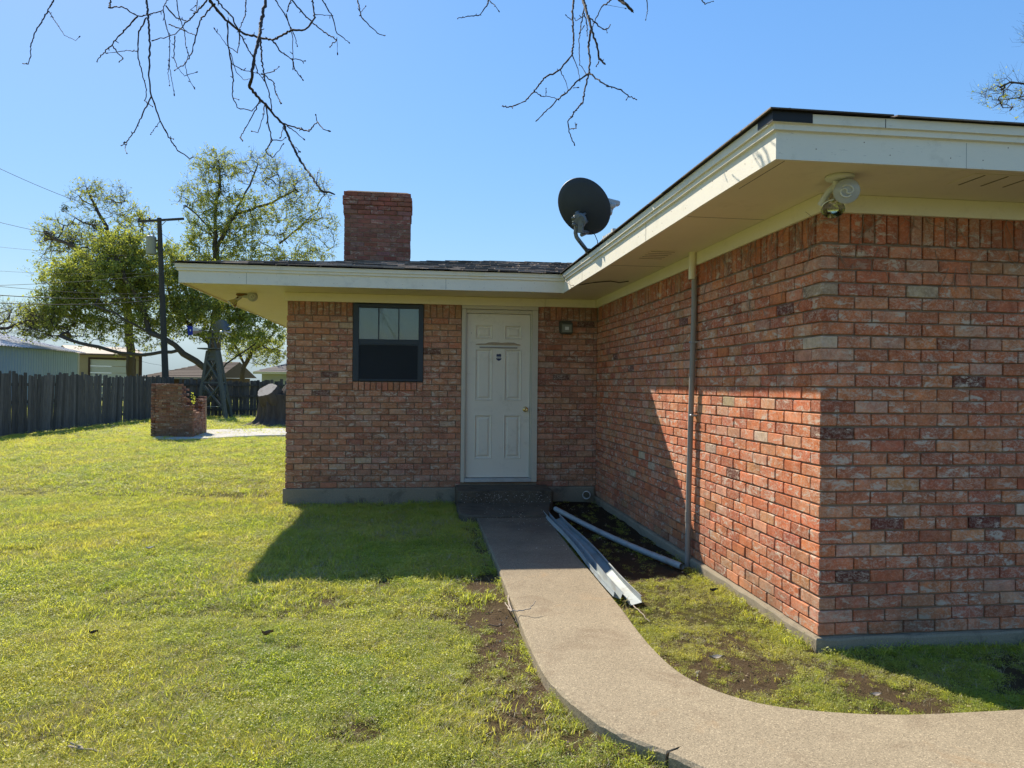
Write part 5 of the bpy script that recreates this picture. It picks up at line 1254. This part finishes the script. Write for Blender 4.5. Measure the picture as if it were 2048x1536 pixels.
def small_house(px0, px1, D, yr, ye, label, roofc, wallc, hip, fascc, depth_=8., name='neighbour_house'):
    A, B = at(px0, ye, D), at(px1, ye, D); ze_ = A.z; zr_ = at(px0, yr, D + depth_ / 2).z; A.z = B.z = 0; d = (B - A).normalized(); bn = Vector((-d.y, d.x, 0)); bn = bn if bn.dot(A) > 0 else -bn; L = (B - A).length
    h = empty(name, A, label, 'house')
    g2 = lambda x, o, z: A + d * x - bn * o + Vector((0, 0, z))
    m = MB(); v = [g2(x, o, z) for z in (0, ze_ - .05) for x, o in ((.5, -.5), (L - .5, -.5), (L - .5, -depth_ + .5), (.5, -depth_ + .5))]
    m.add(v, [(0, 1, 5, 4), (1, 2, 6, 5), (2, 3, 7, 6), (3, 0, 4, 7)]); local(m.build('wall', simple(name + '_wall', wallc, .8, .1, 2, bump=.1), h), h)
    hh = depth_ / 2 if hip else 0; m = MB(); e = [g2(0, 0, ze_), g2(L, 0, ze_), g2(L, -depth_, ze_), g2(0, -depth_, ze_), g2(hh, -depth_ / 2, zr_), g2(L - hh * 0, -depth_ / 2, zr_)]
    m.add(e, [(0, 1, 5, 4), (2, 3, 4, 5), (3, 0, 4), (1, 2, 5)]); 
    rf = local(m.build('roof', simple(name + '_roof', roofc, .95, .35, 9, bump=.5, bscale=30), h), h)
    for r in range(1, 11):           # courses
        f = r / 11; m = MB(); a, b = e[0].lerp(e[4], f), e[1].lerp(e[5], f); m.add([a + Vector((0, 0, .0)), b, b + Vector((0, 0, .03)), a + Vector((0, 0, .03)), a.lerp(e[4], .12) + Vector((0, 0, .012)), b.lerp(e[5], .12) + Vector((0, 0, .012))], [(0, 1, 2, 3), (3, 2, 5, 4)])
        o = m.build('shingle_course', rf.data.materials[0], rf); o.matrix_parent_inverse = (h.matrix_basis @ rf.matrix_parent_inverse).inverted()
    m = MB(); q0 = [g2(0, .02, ze_ - .18), g2(L, .02, ze_ - .18), g2(L, .02, ze_ - .01), g2(0, .02, ze_ - .01)]; m.add(q0 + [p + bn * .05 for p in q0], [(0, 1, 2, 3), (0, 4, 5, 1), (3, 2, 6, 7), (0, 3, 7, 4), (1, 5, 6, 2), (4, 7, 6, 5)]); local(m.build('fascia', simple(name + '_fascia', fascc, .7, .1, 3, bump=0), h), h)
    return h
small_house(279, 440, 62, 722, 753, 'low house with brown shingle roof seen behind the utility pole', (.09, .068, .056), (.08, .05, .04), True, (.25, .24, .24), 9., 'brown_roofed_house')
small_house(506, 700, 55, 711, 743, 'pale green house with grey shingle roof behind the tree stump', (.17, .155, .15), (.37, .385, .33), True, (.55, .53, .40), 8., 'pale_green_house')

# ------------------------------------------------------------------ trees
def leaf_mat(nm, a, b, tr=.5): return mat_leaf(nm, (*a, 1), (*b, 1), tr)
M['lf_y'] = leaf_mat('spring_leaf', (.26, .29, .05), (.44, .44, .10), .55)
M['lf_g'] = leaf_mat('green_leaf', (.10, .15, .035), (.24, .28, .07), .5)
M['lf_m'] = leaf_mat('mistletoe_leaf', (.035, .05, .016), (.075, .095, .03), .3)
def tree(base, D, limbs, blobs, label, thick=.22, cat='tree', seed=1, leafs=('lf_y', 'lf_g'), leaf=.088, step=.55, balls=(), grp='trees beyond the back fence', spread=1.0, twig_r=.008):
    """limbs: traced pixel polylines; blobs: (x, y, rx, ry, tips, leaves per tip, share of yellow leaves)"""
    rn = random.Random(seed); k = D / FPX
    tr = empty('tree', (at(*base, D).x, at(*base, D).y, 0), label, cat, grp)
    pos = []; par = []; 
    b0 = at(*base, D); b0.z = -.1; pos.append(b0); par.append(-1)
    def nearest(p, lim=None):
        A = np.array([tuple(q_) for q_ in pos]); d = np.linalg.norm(A - np.array(tuple(p)), axis=1); return int(np.argmin(d)), float(d.min())
    for li in limbs:
        pts = [at(x, y, D + (dd * spread)) for x, y, dd in li]
        i, _ = nearest(pts[0]); cur = i; last = pos[i]
        for p in pts:
            n = max(1, int((p - last).length / step)); a0 = last
            for q_ in range(1, n + 1):
                pp = a0.lerp(p, q_ / n) + Vector((rn.gauss(0, .05), rn.gauss(0, .05), rn.gauss(0, .05))) * (q_ < n) * 1.2; pos.append(pp); par.append(cur); cur = len(pos) - 1
            last = p
    tips = []; att = []
    for (x, y, rx_, ry_, n, nl, ys) in blobs:
        for _ in range(int(n * 1.5)):
            while True:
                u, v, w_ = rn.uniform(-1, 1), rn.uniform(-1, 1), rn.uniform(-1, 1)
                if u * u + v * v + w_ * w_ < 1: break
            att.append((at(x + u * rx_, y + v * ry_, D + w_ * (rx_ + ry_) * .5 * k * .9), nl, ys))
    c0 = np.array([tuple(q_) for q_ in pos])
    att.sort(key=lambda a: float(np.min(np.linalg.norm(c0 - np.array(tuple(a[0])), axis=1))))
    base_n = np.array([tuple(q_) for q_ in pos]); cap = 60000; buf = np.zeros((cap, 3)); buf[:len(pos)] = base_n; cnt = len(pos)
    for p, nl, ys in att:
        dv = buf[:cnt] - np.array(tuple(p)); d = np.linalg.norm(dv, axis=1) + np.maximum(0, dv[:, 2]) * .35; i = int(np.argmin(d)); dd = float(np.linalg.norm(dv[i])); n = max(2, int(dd / (step * .8)) + 1); cur = i; a0 = Vector(buf[i]); bow = Vector((rn.gauss(0, .1), rn.gauss(0, .1), rn.uniform(-.02, .16))) * dd
        for q_ in range(1, n + 1):
            f = q_ / n; pp = a0.lerp(p, f) + bow * (math.sin(f * math.pi)) + Vector((rn.gauss(0, .03), rn.gauss(0, .03), rn.gauss(0, .03))); buf[cnt] = pp; pos.append(pp); par.append(cur); cur = cnt; cnt += 1
        tips.append((cur, nl, ys))
    N_ = len(pos); wgt = [0.0] * N_; ch = [[] for _ in range(N_)]
    for i in range(1, N_): ch[par[i]].append(i)
    for i in range(N_ - 1, 0, -1):
        if not ch[i]: wgt[i] = 1.0
        wgt[par[i]] += wgt[i]
    tot = wgt[0]; rad_ = [max(twig_r, thick * (w_ / tot) ** .56) for w_ in wgt]
    trunk = MB(); tw = MB()
    started = set()
    for i in range(N_):              # chains
        for j in ch[i]:
            mainc = max(ch[i], key=lambda c: wgt[c])
            if j == mainc and i != 0: continue
            line = [i, j]; c = j
            while ch[c]: c = max(ch[c], key=lambda q_: wgt[q_]); line.append(c)
            rs = [min(rad_[q_], rad_[j] * 1.15) for q_ in line]; mb = trunk if rs[1] > thick * .16 else tw
            rs[-1] *= .5
            mb.tube([pos[q_] for q_ in line], rs, 8 if rs[1] > thick * .3 else (5 if rs[1] > .03 else 3), cap=False)
    ends_ = {}
    for (ti, nl, ys) in tips:        # fine twigs
        p = pos[ti]; q0 = pos[par[ti]]; d0 = (p - q0).normalized()
        for _ in range(5):
            d = (d0 + Vector((rn.gauss(0, .6), rn.gauss(0, .6), rn.gauss(.15, .5)))).normalized(); L = rn.uniform(.3, .9) * (step / .55); m1 = p + d * L * .5 + Vector((rn.gauss(0, .05), rn.gauss(0, .05), .03)); e1_ = p + d * L + Vector((0, 0, rn.uniform(0, .2)))
            tw.tube([p, m1, e1_], [twig_r * .8, twig_r * .7, twig_r * .4], 3, cap=False)
            ends_.setdefault(ti, []).append((p, m1, e1_))
    local(trunk.build('trunk', M['bark'], tr), tr); local(tw.build('branches', M['twig'], tr), tr)
    cents = {0: [], 1: []}
    for (ti, nl, ys) in tips:
        p = pos[ti]
        for _ in range(int(nl * 1.4 * rn.choice([.5, 1.2, 1.4, 2.2]))):
            s_ = .085 * (step / .55); a_, b_, c_ = rn.choice(ends_[ti]); f = rn.random() ** .6 * 2; q_ = a_.lerp(b_, f) if f < 1 else b_.lerp(c_, f - 1); c = (q_.x + rn.gauss(0, s_), q_.y + rn.gauss(0, s_), q_.z + rn.gauss(0, s_)); cents[0 if rn.random() < ys else 1].append(c)
    rs = np.random.RandomState(seed)
    def leaves(C, mat, sz, name):
        if not C: return
        C = np.array(C); n = len(C); a = rs.normal(size=(n, 3)); a /= np.linalg.norm(a, axis=1)[:, None]; b = np.cross(a, rs.normal(size=(n, 3))); b /= np.linalg.norm(b, axis=1)[:, None]; L = (sz * rs.uniform(.5, 1.3, n))[:, None]
        v = np.stack([C - a * L, C + b * L * .45, C + a * L, C - b * L * .45], 1).reshape(-1, 3); me = bpy.data.meshes.new(name); me.vertices.add(4 * n); me.vertices.foreach_set('co', v.astype(np.float32).ravel())
        me.loops.add(4 * n); me.loops.foreach_set('vertex_index', np.arange(4 * n, dtype=np.int32)); me.polygons.add(n); me.polygons.foreach_set('loop_start', np.arange(0, 4 * n, 4, dtype=np.int32)); me.polygons.foreach_set('loop_total', np.full(n, 4, dtype=np.int32)); me.update(calc_edges=True)
        me.materials.append(mat); o = bpy.data.objects.new(name, me); COL.objects.link(o); o.parent = tr; local(o, tr)
    leaves(cents[0], M[leafs[0]], leaf, 'crown'); leaves(cents[1], M[leafs[1]], leaf, 'crown')
    bl = []
    for x, y, r, n in balls:
        c = at(x, y, D); R_ = r * k
        for _ in range(n): v = Vector((rn.gauss(0, 1), rn.gauss(0, 1), rn.gauss(0, 1))).normalized() * R_ * rn.random() ** .4; bl.append(tuple(c + v))
    leaves(bl, M['lf_m'], leaf * .9, 'mistletoe')
    return tr
tree((432, 768), 46, [[(430, 745, 0), (420, 700, 0), (421, 660, .5), (428, 610, 1), (440, 570, 1)], [(432, 748, 0), (392, 722, -.6), (350, 690, -1), (300, 666, -1.5), (250, 640, -2), (190, 610, -2)],
     [(425, 740, 0), (380, 735, -1), (342, 741, -2), (300, 727, -2.5), (225, 702, -3), (166, 659, -3.5), (137, 641, -4), (90, 625, -4)], [(360, 700, -1), (324, 704, -1), (285, 710, -1.2), (240, 706, -1.5), (176, 690, -2), (120, 672, -2)],
     [(440, 745, 0), (452, 728, .5), (509, 689, 1), (545, 650, 1.5), (560, 620, 2)], [(300, 666, -1), (290, 620, -1), (250, 560, -1.5), (235, 520, -1)], [(420, 690, 0), (370, 640, 0), (340, 590, 0), (330, 540, .5)], [(421, 670, .5), (470, 640, 1), (510, 600, 1)]],
     [(215, 555, 95, 62, 150, 38, .75), (150, 610, 75, 50, 90, 34, .7), (300, 540, 80, 55, 110, 36, .6), (310, 625, 90, 50, 110, 34, .45), (420, 630, 80, 60, 100, 34, .5), (500, 640, 70, 55, 80, 34, .55), (95, 640, 62, 36, 60, 26, .75), (130, 565, 70, 40, 50, 26, .75), (240, 490, 60, 30, 50, 30, .8), (380, 570, 60, 50, 60, 34, .5), (190, 660, 70, 28, 34, 22, .6), (540, 600, 40, 50, 30, 30, .5), (280, 690, 60, 16, 16, 12, .6)],
     'broad low tree with bright yellow green spring leaves and long arching limbs', thick=.28, seed=3)
tree((262, 768), 52, [[(262, 700, 0), (250, 600, 0), (235, 540, 0), (215, 470, 0), (190, 410, 0), (175, 380, 0)], [(235, 540, 0), (232, 480, .5), (243, 430, .5), (245, 395, 1)], [(240, 560, 0), (180, 520, -.5), (140, 490, -1), (100, 470, -1)], [(240, 540, 0), (275, 490, 1), (290, 450, 1)], [(205, 460, 0), (150, 435, -1), (125, 415, -1)]],
     [(180, 395, 42, 32, 56, 5, .8), (115, 470, 45, 38, 56, 7, .8), (235, 410, 30, 38, 40, 3, .8), (165, 465, 60, 36, 60, 6, .6), (270, 450, 40, 40, 44, 12, .85), (215, 510, 70, 30, 50, 12, .6), (100, 500, 30, 40, 26, 8, .7)],
     'sparse budding tree with bare upper limbs and dark mistletoe clumps at left', thick=.30, seed=5, balls=((130, 417, 9, 120), (190, 452, 13, 260), (214, 473, 17, 420), (147, 484, 16, 360), (230, 480, 12, 200), (165, 505, 12, 160)), step=.5)
tree((430, 768), 56, [[(432, 700, 0), (436, 600, 0), (432, 520, 0), (430, 440, 0), (440, 370, 0), (438, 320, 0)], [(436, 600, 0), (500, 530, 1), (545, 495, 1), (600, 455, 1.5), (640, 415, 2)], [(432, 500, 0), (470, 430, 0), (500, 370, 0), (515, 330, 0)], [(545, 495, 1), (560, 430, 1), (560, 360, 1)], [(430, 470, 0), (395, 430, -.5), (370, 410, -1)], [(560, 485, 1), (610, 490, 1.5), (660, 500, 2)], [(470, 430, 0), (530, 410, .5), (590, 380, 1)]],
     [(432, 335, 52, 36, 80, 10, .8), (525, 345, 60, 40, 84, 4, .8), (605, 385, 62, 45, 84, 5, .8), (395, 390, 45, 38, 50, 8, .8), (450, 440, 85, 60, 130, 24, .45), (560, 440, 80, 55, 90, 12, .8), (640, 470, 42, 60, 56, 8, .7), (400, 520, 50, 50, 56, 26, .6), (490, 530, 80, 50, 90, 26, .4), (600, 520, 70, 30, 50, 16, .6)],
     'tallest budding tree with open twiggy crown rising behind the roof', thick=.36, seed=8, balls=((435, 335, 15, 260), (445, 380, 16, 260), (462, 400, 12, 160), (430, 420, 12, 150), (478, 430, 13, 160), (560, 470, 12, 100), (452, 460, 15, 220)), step=.55)
tree((487, 768), 60, [[(486, 740, 0), (482, 715, 0), (470, 690, 0)], [(487, 735, 0), (505, 700, 0), (540, 680, 0)]],
     [(475, 690, 40, 30, 40, 26, .8), (525, 700, 40, 34, 40, 22, .8), (560, 680, 40, 40, 30, 20, .8)], 'small pale leafed tree leaning beside the green house', thick=.22, seed=12, step=.5)
tree((-70, 768), 44, [[(-60, 700, 0), (-20, 660, 0), (30, 650, 0), (60, 640, 0)], [(-20, 665, 0), (20, 630, 0)]],
     [(30, 640, 55, 34, 60, 2, .8), (-30, 640, 60, 50, 40, 4, .8), (75, 660, 40, 22, 30, 4, .8)], 'nearly bare grey tree reaching in from the left edge above the shed', thick=.12, seed=14, step=.5)
tree((2400, 768), 16, [[(2380, 500, 0), (2320, 330, 0), (2240, 230, -.3), (2140, 205, -.5), (2040, 195, -.5), (1985, 200, -.5)], [(2320, 330, 0), (2260, 120, 0), (2180, 40, 0), (2100, 20, 0)], [(2140, 205, -.5), (2060, 160, -.4), (2000, 175, -.4)]],
     [(2030, 190, 75, 38, 40, 3, .9), (2100, 60, 60, 50, 26, 2, .9), (2200, 130, 90, 70, 40, 5, .9)], 'bare twiggy tree with a few new leaves above the roof at the right edge', thick=.07, seed=17, step=.22, leaf=.03, grp='trees beyond the house', twig_r=.0025)
hedge = MB()

# the tree overhead: hanging twigs at the top of the frame
OH = empty('overhanging_tree', (-4.2, -1.5, 0), 'bare knobbly twigs of a tree overhead hanging into the top of the view', 'tree')
def q25(pts): return [(x / 2.56, y / 2.56) for x, y in pts]
L1 = [([(275, 0), (245, 55), (180, 165), (155, 240), (160, 290), (145, 328), (118, 325)], 3.4, .8), ([(248, 58), (290, 120), (330, 180), (385, 207), (405, 190)], 2.2, .8),
 ([(750, 0), (757, 80), (767, 230), (762, 400), (775, 490), (820, 620), (870, 710), (910, 770), (975, 812), (988, 803)], 4.6, .0), ([(775, 495), (735, 575), (690, 670), (650, 725), (622, 745)], 3.0, .0), ([(650, 722), (640, 760), (650, 785)], 1.8, 0), ([(820, 620), (790, 660), (772, 687)], 1.6, 0),
 ([(565, 0), (560, 40), (625, 33), (705, 82), (755, 78), (830, 55), (858, 0)], 3.4, .1), ([(705, 85), (640, 150), (572, 230), (520, 280), (497, 315)], 3.4, .1), ([(575, 232), (600, 270), (632, 300), (610, 317)], 2.6, .1),
 ([(750, 90), (712, 160), (705, 290), (730, 380), (750, 460), (740, 515), (780, 545)], 3.2, .2), ([(700, 262), (650, 258), (550, 272)], 2.2, .2),
 ([(835, 60), (850, 130), (868, 190), (868, 350), (885, 430), (892, 482)], 2.6, .3), ([(865, 300), (862, 380), (868, 437)], 1.8, .3), ([(850, 30), (900, 90), (950, 105)], 3.4, .1),
 ([(905, 0), (915, 80), (945, 160), (950, 230), (965, 280), (950, 330), (960, 390), (995, 452)], 2.4, .4), ([(1060, 0), (985, 80), (930, 145), (890, 180), (785, 207)], 3.4, -.1), ([(1100, 20), (1060, 60), (1020, 110), (1000, 190), (985, 270), (940, 330), (895, 360)], 3.4, -.2), ([(865, 125), (930, 150), (1000, 180)], 2.8, -.1), ([(895, 185), (890, 290), (905, 340), (945, 390), (1005, 370)], 2.4, .2),
 ([(1010, 0), (1005, 60), (975, 50), (1000, 30)], 2.2, .3), ([(1075, 0), (1110, 50), (1155, 100), (1240, 170), (1320, 190), (1400, 205), (1480, 160), (1570, 148), (1612, 90), (1600, 0)], 5.6, -.3), ([(1110, 0), (1190, 90), (1225, 170), (1260, 230), (1300, 300), (1320, 370), (1350, 410)], 3.6, -.1),
 ([(1360, 0), (1338, 110), (1330, 190), (1300, 290), (1290, 380), (1278, 450), (1330, 505), (1380, 560), (1450, 635), (1490, 730), (1540, 830), (1600, 910), (1640, 975), (1705, 992)], 6.5, -.5),
 ([(1450, 632), (1520, 655), (1580, 672), (1625, 625), (1660, 665), (1682, 670)], 3.2, -.5), ([(1625, 625), (1617, 590)], 2.2, -.5), ([(1335, 200), (1340, 310), (1360, 420), (1385, 510), (1390, 560)], 3.6, -.3), ([(1340, 375), (1400, 420), (1410, 475), (1440, 528)], 2.6, -.3), ([(1350, 380), (1400, 365), (1428, 342)], 2.0, -.3),
 ([(1165, 110), (1165, 200), (1180, 300), (1192, 400), (1192, 500), (1215, 550), (1290, 570), (1335, 520)], 3.2, 0), ([(1192, 500), (1222, 510)], 1.8, 0), ([(1230, 180), (1215, 270), (1160, 230), (1100, 150)], 2.4, .1), ([(1190, 330), (1250, 360), (1340, 380)], 2.0, 0), ([(1330, 510), (1300, 580), (1260, 650), (1230, 700), (1242, 720)], 2.6, -.3), ([(1355, 530), (1350, 590), (1320, 680), (1290, 672)], 2.2, -.3),
 ([(1360, 540), (1375, 640), (1392, 715), (1360, 775), (1395, 808), (1430, 770), (1450, 738)], 2.8, -.4), ([(1392, 717), (1440, 720), (1462, 705)], 1.8, -.4), ([(1455, 640), (1435, 705)], 2.2, -.4), ([(1470, 645), (1520, 680), (1555, 712)], 2.2, -.4),
 ([(1260, 0), (1255, 80), (1225, 150), (1225, 220)], 2.8, .2), ([(1395, 208), (1440, 265), (1490, 300), (1560, 312)], 3.0, -.3), ([(1495, 300), (1505, 350), (1550, 408)], 2.6, -.3), ([(1410, 0), (1460, 80), (1500, 160), (1522, 235)], 3.0, .3), ([(1465, 70), (1500, 200), (1500, 350)], 2.4, .3), ([(1495, 0), (1560, 80), (1640, 150), (1725, 205), (1690, 240)], 3.6, .0), ([(1650, 0), (1700, 80), (1725, 170), (1787, 218)], 3.0, .2), ([(1612, 75), (1700, 80)], 1.8, .2), ([(1470, 60), (1490, 0)], 3.2, .3), ([(1725, 190), (1728, 272)], 1.2, .2),
 ([(1830, 0), (1850, 85), (1900, 140), (1945, 175), (1970, 182)], 3.0, .1), ([(1850, 60), (1872, 32)], 1.8, .1), ([(1490, 730), (1535, 776)], 1.8, -.5), ([(1620, 940), (1627, 885)], 1.8, -.5), ([(870, 708), (887, 712)], 1.8, 0), ([(1180, 270), (1210, 370), (1250, 410), (1290, 400)], 1.8, .1)]
k2 = 2048 / 550.
L2 = [([(920, 0), (912, 100), (920, 300), (910, 410), (820, 520), (700, 585), (625, 680), (560, 750), (470, 790), (430, 800), (390, 790)], 4.6, .3), ([(912, 412), (950, 500), (967, 600)], 2.4, .3), ([(822, 522), (860, 600), (880, 668)], 2.4, .3), ([(625, 680), (680, 715), (740, 718), (805, 742)], 2.4, .3), ([(715, 715), (715, 660)], 1.6, .3), ([(470, 790), (465, 806)], 1.6, .3),
 ([(990, 0), (1015, 80), (1050, 200), (1090, 330), (1112, 440), (1155, 478)], 6.5, -.1), ([(1110, 455), (1090, 492)], 2.4, -.1), ([(1045, 230), (1030, 350), (1042, 440), (1035, 545), (1010, 560), (930, 620), (880, 680), (800, 745), (690, 850), (645, 898)], 4.6, 0), ([(1035, 550), (1010, 640), (990, 760), (930, 830), (880, 905), (888, 985), (927, 1078)], 4.0, 0), ([(888, 960), (940, 958), (942, 925)], 2.2, 0), ([(1040, 545), (1120, 605), (1200, 650), (1270, 665), (1330, 715), (1388, 742)], 3.6, 0), ([(1330, 715), (1315, 740)], 1.6, 0),
 ([(1000, 50), (975, 200), (960, 300), (965, 470), (1012, 550)], 2.8, .2), ([(1000, 100), (1020, 190), (1022, 265)], 3.0, .1), ([(1200, 0), (1130, 50), (1100, 110), (1070, 180), (1040, 240)], 3.2, .2), ([(1035, 130), (1080, 165), (1140, 220), (1180, 210), (1193, 185)], 3.0, .0), ([(1165, 220), (1170, 243)], 1.6, 0), ([(1000, 115), (935, 155), (930, 140)], 2.2, .2), ([(905, 150), (865, 115)], 2.0, .2), ([(1000, 190), (965, 245)], 2.0, .2),
 ([(1265, 0), (1320, 40), (1360, 85)], 9.0, .4), ([(290, 0), (275, 40), (225, 112), (130, 120), (58, 138)], 3.2, .6), ([(292, 5), (340, 45), (362, 80)], 2.4, .6), ([(1465, 0), (1472, 70), (1458, 145)], 2.4, .5), ([(1875, 0), (1900, 30), (1960, 10)], 2.6, .5), ([(915, 655), (950, 652)], 1.6, 0), ([(1160, 35), (1305, 62)], 1.0, .3)]
def trace(Ls, D, sx, sy, k, name):
    br = MB(); tops = []
    for pts, wd, dd in Ls:
        P = []
        W = [((x / k + sx), (y / k + sy)) for x, y in pts]
        ph = R.uniform(0, 9)
        for i, (x, y) in enumerate(W):
            P.append(at(x, y, D + dd + .22 * math.sin(i * .7 + ph)))
        F = []
        for a, b in zip(P[:-1], P[1:]):
            n = max(1, int((b - a).length / .018))
            for q_ in range(n): F.append(a.lerp(b, q_ / n))
        F.append(P[-1]); n = len(F)
        r0 = wd / k / 2 * D / FPX * 1.0 * 2.0 * .9 if False else wd * .5 * D / FPX * .95
        G = [p + Vector((R.gauss(0, 1), R.gauss(0, 1), R.gauss(0, 1))) * min(.0022, r0 * .45) * (0 < i < n - 1) for i, p in enumerate(F)]
        rs = [r0 * (1 - .5 * (i / n)) * (1 + .16 * R.gauss(0, 1) * .6) for i in range(n)]
        if W[0][1] <= 1:              # carry on above the frame to a limb
            d = (P[0] - P[1]).normalized(); d = (d + Vector((-.25, -.1, .9))).normalized(); top = P[0] + d * .9; tops.append((P[0], top, r0))
            G = [top + Vector((0, 0, .0)), P[0].lerp(top, .5) + Vector((R.gauss(0, .03), R.gauss(0, .03), 0))] + G; rs = [r0 * 1.8, r0 * 1.25] + rs
        br.tube(G, rs, 6, cap=True)
        for i in range(2, n - 1):      # buds and spurs
            if R.random() < .10:
                d = Vector((R.gauss(0, 1), R.gauss(0, 1), R.gauss(0, 1))).normalized(); L = R.uniform(.006, .022); p = G[i + (len(G) - n)]
                br.tube([p, p + d * L * .6, p + d * L + Vector((0, 0, R.uniform(-.004, .006)))], [min(r0, .0035), .0024, .0016], 5)
        e = G[-1]; d = (G[-1] - G[-2]).normalized(); br.tube([e - d * .004, e + d * .006, e + d * .012], [.003, .0042, .0015], 6)
    local(br.build(name, M['twig'], OH), OH); return tops
tA = trace(L1, 4.2, 0, 0, 2.56, 'branch'); tB = trace(L2, 4.6, 900, 0, k2, 'branch')
limb = MB()
def limb_through(tops, root, rr0):
    tops = sorted(tops, key=lambda t_: t_[1].x); pts = [root]
    ctrl = [t_[1] + Vector((0, 0, .12)) for t_ in tops]
    pts += [ctrl[0].lerp(root, .5) + Vector((0, 0, .25))] + ctrl[::2]
    n = len(pts); limb.tube(pts, [rr0 * (1 - .75 * i / n) for i in range(n)], 10)
    for t_ in tops: 
        j = min(range(n), key=lambda i: (pts[i] - t_[1]).length); limb.tube([pts[j], t_[1].lerp(pts[j], .4) + Vector((0, 0, .06)), t_[1]], [rr0 * .3, t_[2] * 2.2, t_[2] * 1.8], 7)
fork = Vector((-3.6, .6, 4.9)); limb_through(tA, fork, .07); limb_through(tB, fork + Vector((.2, .1, -.2)), .06)
limb.tube([Vector((-4.3, -1.6, -.1)), Vector((-4.25, -1.5, .5)), Vector((-4.2, -1.2, 1.8)), Vector((-4.0, -.5, 3.4)), fork + Vector((.1, .1, .05)), fork + Vector((.6, 1.4, 2.0))], [.32, .24, .21, .17, .11, .05], 14)
local(limb.build('trunk', M['bark'], OH), OH)
